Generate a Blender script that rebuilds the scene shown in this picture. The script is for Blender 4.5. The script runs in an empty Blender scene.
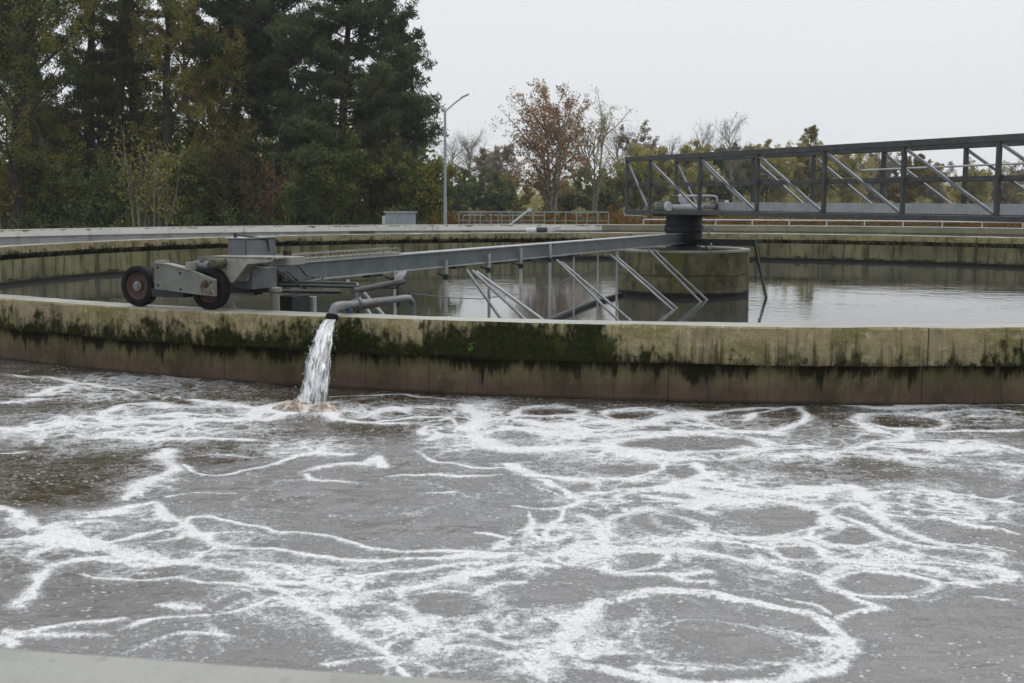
import bpy, math, random
import numpy as np
from mathutils import Vector, Matrix

scn = bpy.context.scene
COL = scn.collection
R_ = math.radians

# ------------------------------------------------------------------ site dimensions (metres)
EYE = 1.9625                       # eye height over the aeration water (z = 0)
CX, CY = 3.935, 29.05              # centre of the round tank
R_WALL, T_WALL, Z_TOP = 17.18, 0.42, 0.7625
R_OUT, Z_OUT = 26.53, .86                      # inner face of the outer wall
Z_IN = -0.18                       # water level of the inner tank
Z_GND = 0.30
ER = np.array([-0.43195, -0.90190])   # direction of the scraper arm, from the pivot outwards
ET = np.array([-0.90190, 0.43195])    # along the wall, to the left
BD = np.array([0.406, -0.914])        # direction of the truss bridge, towards the outer wall
BN = np.array([0.914, 0.406])
TH0 = math.atan2(-CX, CY)             # azimuth (seen from the tank centre) of the place of the camera

def A(r, t, z):                       # scraper arm coordinates
    return np.array([CX + ER[0]*r + ET[0]*t, CY + ER[1]*r + ET[1]*t, z])
def B(s, w, z):                       # bridge coordinates
    return np.array([CX + BD[0]*s + BN[0]*w, CY + BD[1]*s + BN[1]*w, z])
def RT(theta, r, z):                  # ring coordinates
    return np.array([CX + math.sin(theta)*r, CY - math.cos(theta)*r, z])

# ------------------------------------------------------------------ materials
class NT:
    def __init__(s, tree):
        s.t = tree; tree.nodes.clear()
    def n(s, typ, ins=None, **props):
        nd = s.t.nodes.new(typ)
        for k, v in props.items(): setattr(nd, k, v)
        for k, v in (ins or {}).items(): s.set(nd.inputs[k], v)
        return nd
    def set(s, sock, v):
        if isinstance(v, bpy.types.NodeSocket): s.t.links.new(v, sock)
        else:
            if sock.type == 'RGBA' and len(v) == 3: v = (*v, 1)
            sock.default_value = v
    def math(s, op, a, b=0.0, c=None, clamp=False):
        nd = s.t.nodes.new('ShaderNodeMath'); nd.operation = op; nd.use_clamp = clamp
        s.set(nd.inputs[0], a); s.set(nd.inputs[1], b)
        if c is not None: s.set(nd.inputs[2], c)
        return nd.outputs[0]
    def noise(s, vec, scale, detail=4, rough=.55, dist=0.0):
        nd = s.n('ShaderNodeTexNoise', {'Vector': vec, 'Scale': scale, 'Detail': detail, 'Roughness': rough, 'Distortion': dist})
        return nd.outputs['Fac']
    def scale(s, vec, xyz, off=(0, 0, 0)):
        nd = s.n('ShaderNodeMapping', {'Vector': vec, 'Scale': xyz, 'Location': off}); return nd.outputs[0]
    def ramp(s, fac, stops, interp='LINEAR'):
        nd = s.n('ShaderNodeValToRGB', {'Fac': fac}); cr = nd.color_ramp; cr.interpolation = interp
        while len(cr.elements) < len(stops): cr.elements.new(.5)
        for e, (p, c) in zip(cr.elements, stops):
            e.position = p
            e.color = (c, c, c, 1) if not hasattr(c, '__len__') else (*c, 1)
        return nd.outputs['Color']
    def step(s, x, lo, hi):
        nd = s.n('ShaderNodeMapRange', {'Value': x, 'From Min': lo, 'From Max': hi}, interpolation_type='SMOOTHSTEP')
        return nd.outputs[0]
    def mix(s, fac, a, b, mode='MIX'):
        nd = s.n('ShaderNodeMix', data_type='RGBA', blend_type=mode)
        s.set(nd.inputs[0], fac); s.set(nd.inputs[6], a); s.set(nd.inputs[7], b)
        return nd.outputs[2]
    def bump(s, h, strength=.5, dist=.02, normal=None):
        ins = {'Height': h, 'Strength': strength, 'Distance': dist}
        if normal is not None: ins['Normal'] = normal
        return s.n('ShaderNodeBump', ins).outputs[0]
    def out(s, surf):
        o = s.n('ShaderNodeOutputMaterial'); s.t.links.new(surf, o.inputs['Surface'])
    def principled(s, col, rough=.7, metal=0.0, normal=None, ior=None, spec=None):
        ins = {'Base Color': col, 'Roughness': rough, 'Metallic': metal}
        if normal is not None: ins['Normal'] = normal
        if ior: ins['IOR'] = ior
        if spec is not None: ins['Specular IOR Level'] = spec
        return s.n('ShaderNodeBsdfPrincipled', ins).outputs[0]

def new_mat(name):
    m = bpy.data.materials.new(name); m.use_nodes = True
    return m, NT(m.node_tree)

def mat_metal(name, col, col2, rough=.45, metal=.6, rust=0.0, scale=3.0):
    m, t = new_mat(name)
    g = t.n('ShaderNodeTexCoord').outputs['Object']
    a = t.noise(g, scale, 5, .6); b = t.noise(t.scale(g, (9, 9, 1.2)), scale, 3, .6)
    c = t.mix(t.step(a, .35, .68), col, col2)
    c = t.mix(t.math('MULTIPLY', t.step(b, .5, .75), .5), c, tuple(x*.45 for x in col))
    if rust > 0:
        r = t.noise(g, scale*2.3, 6, .7)
        c = t.mix(t.step(r, .68-rust*.35, .78-rust*.3), c, (.10, .045, .02))
    h = t.noise(g, 60, 2)
    t.out(t.principled(c, t.math('ADD', t.math('MULTIPLY', a, .3), rough-.15), metal, t.bump(h, .15, .003)))
    return m

def mat_lip():
    m, t = new_mat('mossy_concrete')
    uv = t.n('ShaderNodeUVMap').outputs[0]
    u = t.n('ShaderNodeSeparateXYZ', {0: uv})
    U, V = u.outputs[0], u.outputs[1]
    big = t.noise(t.scale(uv, (1.5, 2.0, 1)), 1.0, 6, .68)
    col = t.ramp(big, [(.26, (.115, .112, .042)), (.40, (.21, .19, .085)), (.50, (.335, .29, .165)), (.60, (.26, .22, .13)), (.68, (.155, .15, .058)), (.78, (.23, .205, .11))])
    pink = t.noise(t.scale(uv, (1.1, .8, 1), (7, 3, 0)), 1.0, 3)
    col = t.mix(t.math('MULTIPLY', t.step(pink, .54, .68), .6), col, (.30, .225, .165))
    grit = t.noise(uv, 34, 3, .7)
    col = t.mix(t.math('MULTIPLY', t.step(grit, .52, .70), .5), col, (.06, .056, .03))
    pale = t.noise(t.scale(uv, (1, 1, 1), (3, 9, 0)), 11, 5, .7)
    col = t.mix(t.math('MULTIPLY', t.step(pale, .54, .68), .7), col, (.46, .42, .31))
    st = t.noise(t.scale(uv, (7, .7, 1)), 1.0, 4, .65)
    col = t.mix(t.math('MULTIPLY', t.step(st, .52, .72), .65), col, (.06, .058, .025))
    # moss: where it grows along the wall (u = metres along the wall face)
    un = t.math('DIVIDE', t.math('ADD', U, 12.0), 16.0, clamp=True)
    def up(x): return (x + 12.0) / 16.0
    zone = t.ramp(un, [(0, .60), (up(-9.2), .58), (up(-7.5), .60), (up(-6.6), .72), (up(-5.6), .78), (up(-4.9), .66), (up(-4.4), .95), (up(-3.1), .95), (up(-2.85), .46), (up(-2.2), .40), (up(-1.5), .32), (up(-.95), .42), (up(-.4), .42), (up(0), .3), (up(.6), .5), (up(2), .45)])
    mn = t.noise(t.scale(uv, (2.6, 2.6, 1)), 1.0, 5, .68)
    low = t.math('MULTIPLY', t.math('SUBTRACT', .60, V), .85)       # more moss low on the face
    mfine = t.noise(t.scale(uv, (16, 7, 1)), 1.0, 4, .65)
    mk = t.math('ADD', t.math('ADD', t.math('MULTIPLY', mn, .8), t.math('MULTIPLY', mfine, .5)), t.math('ADD', t.math('MULTIPLY', zone, .62), low))
    moss = t.step(mk, .98, 1.16)
    mcol = t.ramp(t.noise(uv, 22, 4, .7), [(.3, (.006, .007, .003)), (.55, (.022, .026, .008)), (.75, (.065, .068, .022))])
    col = t.mix(moss, col, mcol)
    green = t.noise(t.scale(uv, (1.4, 1.4, 1), (2, 5, 0)), 3, 4, .6)
    col = t.mix(t.math('MULTIPLY', t.step(green, .55, .7), .35), col, (.10, .115, .03))
    seam = t.n('ShaderNodeTexBrick', {'Vector': uv, 'Scale': 1.0, 'Mortar Size': .006, 'Brick Width': 4.88, 'Row Height': 5.0, 'Color1': (1, 1, 1), 'Color2': (1, 1, 1), 'Mortar': (0, 0, 0)}, offset=0.0).outputs['Fac']
    crk = t.math('ABSOLUTE', t.math('SUBTRACT', t.noise(t.scale(uv, (1.1, 1.6, 1), (4, 8, 0)), 1.0, 7, .6), .5))
    crack = t.math('MULTIPLY', t.step(crk, .006, .001), t.step(t.noise(t.scale(uv, (.6, .6, 1)), 1, 2), .5, .58))
    col = t.mix(t.math('MAXIMUM', t.math('MULTIPLY', seam, .8), t.math('MULTIPLY', crack, .35)), col, (.02, .02, .01))
    run = t.noise(t.scale(uv, (10, .55, 1), (6, 0, 0)), 1.0, 5, .7)
    col = t.mix(t.math('MULTIPLY', t.step(t.math('ADD', run, t.math('MULTIPLY', t.math('SUBTRACT', .58, V), .45)), .50, .66), .72), col, (.024, .026, .010))
    h = t.math('ADD', t.math('MULTIPLY', grit, .3), t.math('ADD', t.math('MULTIPLY', pale, .4), t.math('MULTIPLY', moss, t.math('ADD', mfine, .3))))
    h = t.math('SUBTRACT', h, t.math('MULTIPLY', seam, .8))
    t.out(t.principled(col, .95, 0, t.bump(h, .9, .028), spec=.12))
    return m

def mat_under():
    m, t = new_mat('wet_stained_concrete')
    uv = t.n('ShaderNodeUVMap').outputs[0]
    V = t.n('ShaderNodeSeparateXYZ', {0: uv}).outputs[1]
    a = t.noise(t.scale(uv, (1.6, 1.2, 1)), 1, 5, .6)
    top = t.mix(t.step(a, .35, .65), (.098, .088, .040), (.18, .155, .085))
    bot = t.mix(t.step(a, .35, .65), (.092, .067, .048), (.140, .102, .074))
    edge = t.math('ADD', V, t.math('MULTIPLY', t.math('SUBTRACT', t.noise(t.scale(uv, (9, 1, 1)), 1, 4), .5), .35))
    col = t.mix(t.step(edge, .1, .26), bot, top)
    st = t.noise(t.scale(uv, (11, .9, 1)), 1.0, 4, .65)
    col = t.mix(t.math('MULTIPLY', t.step(st, .5, .72), .6), col, (.045, .04, .022))
    drip_shade = t.noise(t.scale(uv, (8, 1.5, 1)), 1.0, 7, .75)
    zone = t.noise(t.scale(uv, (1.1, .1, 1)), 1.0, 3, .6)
    dm = t.math('ADD', t.math('ADD', t.math('MULTIPLY', t.math('SUBTRACT', drip_shade, .5), .70), t.math('MULTIPLY', t.math('SUBTRACT', zone, .5), .55)), t.math('SUBTRACT', V, .305))
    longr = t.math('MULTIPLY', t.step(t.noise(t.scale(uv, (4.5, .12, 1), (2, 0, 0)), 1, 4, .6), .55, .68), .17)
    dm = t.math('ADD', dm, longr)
    col = t.mix(t.math('MULTIPLY', t.step(dm, -.05, .06), .92), col, (.010, .010, .005))  # black algae drips, with the shade under the lip painted into the band
    blot = t.noise(t.scale(uv, (2.6, 2.2, 1), (8, 2, 0)), 1, 6, .7)
    col = t.mix(t.math('MULTIPLY', t.step(blot, .48, .62), .5), col, (.045, .038, .022))
    lime = t.noise(uv, 7, 5, .7)
    col = t.mix(t.math('MULTIPLY', t.step(lime, .62, .74), .45), col, (.24, .22, .19))
    wet = t.step(V, .05, .0)
    col = t.mix(t.math('MULTIPLY', wet, .75), col, (.02, .016, .011))
    seam = t.n('ShaderNodeTexBrick', {'Vector': uv, 'Scale': 1.0, 'Mortar Size': .005, 'Brick Width': 2.44, 'Row Height': 3.0, 'Color1': (1, 1, 1), 'Color2': (1, 1, 1), 'Mortar': (0, 0, 0)}, offset=0.0)
    col = t.mix(t.math('SUBTRACT', 1, seam.outputs['Fac']), (.03, .025, .015), col) if False else t.mix(t.math('MULTIPLY', seam.outputs['Fac'], .7), col, (.02, .018, .01))
    h = t.math('ADD', t.math('MULTIPLY', t.noise(uv, 26, 4, .7), .6), t.math('MULTIPLY', seam.outputs['Fac'], -1.0))
    t.out(t.principled(col, t.mix(wet, (.85,)*3, (.4,)*3), 0, t.bump(h, .6, .014), spec=.15))
    return m

def mat_inner():
    m, t = new_mat('streaked_inner_concrete')
    uv = t.n('ShaderNodeUVMap').outputs[0]
    sp = t.n('ShaderNodeSeparateXYZ', {0: uv}); U, V = sp.outputs[0], sp.outputs[1]
    a = t.noise(t.scale(uv, (.5, .9, 1)), 1, 4, .6)
    col = t.mix(t.step(a, .35, .65), (.13, .12, .066), (.24, .225, .125))
    st = t.noise(t.scale(uv, (3.4, .35, 1)), 1.0, 4, .7)
    st2 = t.noise(t.scale(uv, (1.7, .22, 1), (5, 2, 0)), 1.0, 4, .7)
    col = t.mix(t.math('MULTIPLY', t.step(st, .46, .60), .85), col, (.040, .040, .020))
    col = t.mix(t.math('MULTIPLY', t.step(st2, .56, .7), .6), col, (.28, .265, .17))
    rust = t.noise(t.scale(uv, (1.1, .5, 1), (1, 7, 0)), 1.0, 3, .6)
    col = t.mix(t.math('MULTIPLY', t.step(rust, .60, .74), .55), col, (.21, .105, .05))
    gr = t.noise(t.scale(uv, (1.2, .6, 1), (9, 1, 0)), 1.0, 4, .6)
    col = t.mix(t.math('MULTIPLY', t.step(gr, .5, .68), .5), col, (.21, .22, .075))
    mossl = t.math('ADD', t.math('MULTIPLY', t.noise(t.scale(uv, (1.6, 2, 1)), 1.4, 4, .65), .5), t.math('MULTIPLY', V, -.9))
    col = t.mix(t.step(mossl, .285, .345), col, (.022, .035, .011))
    h = t.noise(uv, 20, 4, .7)
    t.out(t.principled(col, .85, 0, t.bump(h, .4, .015), spec=.3))
    return m

def mat_coping(name, c1, c2, wet=.45):
    m, t = new_mat(name)
    g = t.n('ShaderNodeNewGeometry').outputs['Position']
    a = t.noise(g, .8, 5, .65); b = t.noise(g, 9, 5, .7); f = t.noise(g, 70, 3, .6)
    col = t.mix(t.step(a, .35, .65), c1, c2)
    col = t.mix(t.math('MULTIPLY', t.step(b, .55, .72), .5), col, tuple(x*.5 for x in c1))
    col = t.mix(t.math('MULTIPLY', t.step(f, .58, .74), .4), col, tuple(x*.4 for x in c1))
    v = t.n('ShaderNodeTexVoronoi', {'Vector': g, 'Scale': 7.0, 'Randomness': 1.0})
    spot = t.math('MULTIPLY', t.step(v.outputs['Distance'], .20, .07), t.step(t.noise(g, 3, 2), .47, .6))
    st_ = t.noise(t.scale(g, (1, 1, 1), (5, 2, 0)), 2.2, 6, .7)
    col = t.mix(t.math('MULTIPLY', t.step(st_, .50, .68), .38), col, tuple(x*.62 for x in c1))
    col = t.mix(t.math('MULTIPLY', spot, .7), col, tuple(x*.35 for x in c1))
    t.out(t.principled(col, t.math('ADD', t.math('MULTIPLY', a, .4), wet-.2), 0, t.bump(t.math('ADD', b, f), .25, .006), spec=.5))
    return m

def mat_outer_face():
    m, t = new_mat('weathered_white_concrete')
    uv = t.n('ShaderNodeUVMap').outputs[0]
    sp = t.n('ShaderNodeSeparateXYZ', {0: uv}); U, V = sp.outputs[0], sp.outputs[1]
    a = t.noise(t.scale(uv, (.35, .8, 1)), 1, 5, .6)
    mossy = t.step(U, 1, -1)
    a = a   # greener round to the right
    pale = t.mix(t.step(a, .3, .7), (.60, .59, .53), (.74, .72, .65))
    grn = t.mix(t.step(a, .3, .7), (.15, .15, .10), (.24, .23, .16))
    col = t.mix(mossy, grn, pale)
    b = t.noise(t.scale(uv, (2.2, 1.6, 1)), 1, 5, .7)
    band = t.math('ADD', t.math('SUBTRACT', V, .82), t.math('MULTIPLY', t.math('SUBTRACT', b, .5), .5))
    col = t.mix(t.step(band, -.02, .06), col, (.10, .095, .065))
    low = t.step(V, .618, .606)
    blot = t.step(t.noise(t.scale(uv, (.5, .3, 1), (3, 1, 0)), 1, 2), .60, .63)
    lcol = t.mix(blot, t.mix(t.step(b, .4, .6), (.26, .265, .26), (.34, .345, .335)), (.13, .125, .07))
    col = t.mix(low, col, t.mix(mossy, grn, lcol))
    st = t.noise(t.scale(uv, (1.6, .4, 1)), 1.0, 4, .7)
    col = t.mix(t.math('MULTIPLY', t.step(st, .52, .7), .5), col, (.12, .115, .08))
    t.out(t.principled(col, .9, 0, t.bump(b, .3, .02), spec=.25))
    return m

def mat_column():
    m, t = new_mat('algae_stained_column_concrete')
    uv = t.n('ShaderNodeUVMap').outputs[0]
    V = t.n('ShaderNodeSeparateXYZ', {0: uv}).outputs[1]
    a = t.noise(t.scale(uv, (1.2, 1.4, 1)), 1, 5, .65)
    col = t.mix(t.step(a, .35, .65), (.075, .072, .036), (.19, .172, .10))
    st = t.noise(t.scale(uv, (5, .6, 1)), 1, 4, .65)
    bl = t.noise(t.scale(uv, (2.2, 1.8, 1), (1, 6, 0)), 1, 6, .7)
    col = t.mix(t.math('MULTIPLY', t.step(bl, .50, .62), .75), col, (.028, .030, .014))
    col = t.mix(t.math('MULTIPLY', t.step(st, .48, .66), .7), col, (.03, .032, .015))
    gr = t.noise(t.scale(uv, (2, .9, 1), (4, 4, 0)), 1, 4, .6)
    col = t.mix(t.math('MULTIPLY', t.step(gr, .5, .68), .6), col, (.15, .145, .03))
    p = t.noise(uv, 9, 5, .7)
    col = t.mix(t.math('MULTIPLY', t.step(p, .6, .75), .5), col, (.23, .22, .17))
    crack = t.math('ABSOLUTE', t.math('SUBTRACT', t.math('ADD', V, t.math('MULTIPLY', t.noise(t.scale(uv, (1.5, .1, 1)), 1, 3), .16)), .37))
    col = t.mix(t.math('MULTIPLY', t.step(crack, .022, .004), .8), col, (.018, .018, .01))
    tide = t.math('ADD', V, t.math('MULTIPLY', t.math('SUBTRACT', a, .5), .08))
    col = t.mix(t.step(tide, -.06, -.10), col, (.012, .011, .007))
    t.out(t.principled(col, .8, 0, t.bump(t.math('ADD', p, a), .5, .015), spec=.3))
    return m

def mat_water_aeration():
    m, t = new_mat('foaming_brown_water')
    g = t.n('ShaderNodeNewGeometry').outputs['Position']
    F = t.n('ShaderNodeAttribute', attribute_name='foam').outputs['Fac']
    G = t.n('ShaderNodeAttribute', attribute_name='film').outputs['Fac']
    fine = t.noise(g, 34, 5, .75, .6); mid = t.noise(g, 10, 5, .68, .8); sp = t.noise(g, 85, 3, .65)
    v1 = t.n('ShaderNodeTexVoronoi', {'Vector': t.n('ShaderNodeVectorMath', {0: g, 1: t.n('ShaderNodeTexNoise', {'Vector': g, 'Scale': 5.0, 'Detail': 3.0}).outputs['Color']}, operation='ADD').outputs[0], 'Scale': 3.4}, feature='DISTANCE_TO_EDGE').outputs['Distance']
    web = t.math('MULTIPLY', t.step(v1, .16, .0), t.step(t.noise(g, 1.9, 3, .6), .42, .62))
    x = t.math('ADD', F, t.math('MULTIPLY', t.math('SUBTRACT', fine, .5), 1.25))
    x = t.math('ADD', x, t.math('MULTIPLY', t.math('SUBTRACT', mid, .5), .42))
    x = t.math('ADD', x, t.math('MULTIPLY', t.math('SUBTRACT', sp, .5), .80))
    x = t.math('ADD', x, t.math('MULTIPLY', web, .16))
    vb = t.n('ShaderNodeTexVoronoi', {'Vector': t.n('ShaderNodeVectorMath', {0: g, 1: t.n('ShaderNodeVectorMath', {0: t.n('ShaderNodeTexNoise', {'Vector': g, 'Scale': 14.0, 'Detail': 3.0}).outputs['Color'], 1: (.10, .10, 0)}, operation='MULTIPLY').outputs[0]}, operation='ADD').outputs[0], 'Scale': 15.0, 'Randomness': 1.0})
    hole = t.math('MULTIPLY', t.step(vb.outputs['Distance'], .50, .12), t.step(t.noise(g, 4.5, 3, .6), .40, .60))
    x = t.math('SUBTRACT', x, t.math('MULTIPLY', hole, .30))
    foam = t.math('MULTIPLY', t.step(x, .17, .80), .96)
    haze = t.step(x, .0, .5)
    # loose flecks of froth
    vd = t.n('ShaderNodeTexVoronoi', {'Vector': g, 'Scale': 24.0, 'Randomness': 1.0})
    gate = t.math('MULTIPLY', t.step(t.noise(g, 2.0, 3, .6), .42, .58), t.step(t.noise(t.scale(g, (1, 1, 1), (11, 3, 0)), 12, 2), .45, .58))
    fleck = t.math('MULTIPLY', t.step(vd.outputs['Distance'], .42, .14), gate)
    foam = t.math('MAXIMUM', foam, t.math('MULTIPLY', fleck, .8))
    film_n = t.math('ADD', G, t.math('MULTIPLY', t.math('SUBTRACT', t.noise(g, 3.2, 5, .65), .5), .55))
    film = t.step(film_n, .22, .80)
    body = t.mix(film, (.050, .036, .016), (.215, .205, .200))
    micro = t.noise(g, 75, 3, .7)
    body = t.mix(t.math('MULTIPLY', t.math('MULTIPLY', t.step(micro, .52, .70), t.math('ADD', t.math('MULTIPLY', film, .8), .1)), .40), body, (.34, .33, .325))
    body = t.mix(t.math('MULTIPLY', haze, .42), body, (.38, .37, .365))
    fc = t.mix(t.step(t.math('ADD', t.math('MULTIPLY', sp, .5), t.math('MULTIPLY', fine, .5)), .38, .58), (.60, .60, .60), (.88, .88, .885))
    fc = t.mix(t.math('MULTIPLY', t.step(t.noise(g, 5, 4, .6), .45, .7), .30), fc, (.46, .43, .40))
    col = t.mix(foam, body, fc)
    rip = t.math('ADD', t.noise(t.scale(g, (.7, 1.4, 1)), 8, 4, .55, .6), t.math('MULTIPLY', t.noise(t.scale(g, (.8, 1.3, 1)), 26, 2, .5), .22))
    calm = t.math('ADD', .30, t.math('MULTIPLY', t.step(t.noise(g, 1.1, 3, .55), .38, .62), .85))
    nrm = t.bump(t.math('MULTIPLY', rip, calm), .62, .030)
    nrm = t.bump(t.math('ADD', foam, t.math('MULTIPLY', sp, t.math('MULTIPLY', foam, .6))), .8, .012, nrm)
    rough = t.math('ADD', t.math('MULTIPLY', foam, .62), t.math('ADD', .05, t.math('MULTIPLY', film, .07)))
    t.out(t.principled(col, rough, 0, nrm, ior=1.33))
    return m

def mat_water_inner():
    m, t = new_mat('still_dark_water')
    g = t.n('ShaderNodeNewGeometry').outputs['Position']
    a = t.noise(t.scale(g, (1, .8, 1)), 3.2, 3, .5); b = t.noise(g, 11, 2, .5)
    big = t.step(t.noise(g, .22, 3, .55), .38, .62)
    h = t.math('MULTIPLY', t.math('ADD', a, t.math('MULTIPLY', b, .25)), t.math('ADD', .35, t.math('MULTIPLY', big, .8)))
    t.out(t.principled((.055, .057, .052), .012, 0, t.bump(h, .40, .013), ior=1.33))
    return m

def mat_jet():
    m, t = new_mat('falling_white_water')
    uv = t.n('ShaderNodeUVMap').outputs[0]
    a = t.noise(t.scale(uv, (5, 2.4, 1)), 1, 5, .65, .4)
    b = t.noise(t.scale(uv, (18, 5, 1)), 1, 3, .6)
    k = t.math('ADD', t.math('MULTIPLY', a, .65), t.math('MULTIPLY', b, .35))
    wh = t.n('ShaderNodeBsdfDiffuse', {'Color': t.mix(t.step(k, .40, .62), (.34, .34, .34), (.86, .87, .88))}).outputs[0]
    gl = t.n('ShaderNodeBsdfGlossy', {'Roughness': .15, 'Normal': t.bump(k, .9, .02)}).outputs[0]
    tr = t.n('ShaderNodeBsdfTransparent').outputs[0]
    w = t.n('ShaderNodeMixShader', {0: .12, 1: wh, 2: gl}).outputs[0]
    V = t.n('ShaderNodeSeparateXYZ', {0: uv}).outputs[1]
    thr = t.math('ADD', .345, t.math('MULTIPLY', V, .15))
    al = t.step(t.math('SUBTRACT', k, thr), -.02, .10)
    t.out(t.n('ShaderNodeMixShader', {0: al, 1: tr, 2: w}).outputs[0])
    return m

def mat_froth():
    m, t = new_mat('brownish_froth')
    g = t.n('ShaderNodeNewGeometry').outputs['Position']
    a = t.noise(g, 16, 5, .7)
    col = t.ramp(a, [(.35, (.16, .115, .085)), (.5, (.42, .34, .28)), (.62, (.72, .69, .66))])
    t.out(t.principled(col, .8, 0, t.bump(a, .9, .03)))
    return m

def mat_leaf(name, cols, trans=.30):
    m, t = new_mat(name)
    v = t.n('ShaderNodeAttribute', attribute_name='tint').outputs['Fac']
    col = t.ramp(v, [(i/(len(cols)-1), c) for i, c in enumerate(cols)])
    d = t.n('ShaderNodeBsdfDiffuse', {'Color': col}).outputs[0]
    tr = t.n('ShaderNodeBsdfTranslucent', {'Color': col}).outputs[0]
    t.out(t.n('ShaderNodeMixShader', {0: trans, 1: d, 2: tr}).outputs[0])
    return m

def mat_bark(name, c1, c2):
    m, t = new_mat(name)
    g = t.n('ShaderNodeTexCoord').outputs['Object']
    a = t.noise(t.scale(g, (6, 6, 1.5)), 1.5, 5, .65)
    t.out(t.principled(t.mix(t.step(a, .35, .65), c1, c2), .9, 0, t.bump(a, .5, .03), spec=.2))
    return m

def mat_ground():
    m, t = new_mat('autumn_grass_ground')
    g = t.n('ShaderNodeNewGeometry').outputs['Position']
    a = t.noise(g, .12, 5, .6); b = t.noise(g, 1.6, 6, .7); c = t.noise(g, 14, 4, .7)
    col = t.mix(t.step(a, .35, .65), (.045, .06, .018), (.075, .07, .025))
    col = t.mix(t.step(b, .5, .66), col, (.11, .06, .022))
    col = t.mix(t.math('MULTIPLY', t.step(c, .5, .7), .6), col, (.03, .03, .012))
    t.out(t.principled(col, .95, 0, t.bump(t.math('ADD', b, c), .6, .06), spec=.1))
    return m

def mat_rubber():
    m, t = new_mat('black_rubber')
    g = t.n('ShaderNodeTexCoord').outputs['Object']
    a = t.noise(g, 14, 5, .7)
    t.out(t.principled(t.mix(t.step(a, .4, .7), (.008, .0075, .009), (.020, .018, .020)), .75, 0, t.bump(a, .3, .006), spec=.2))
    return m

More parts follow.
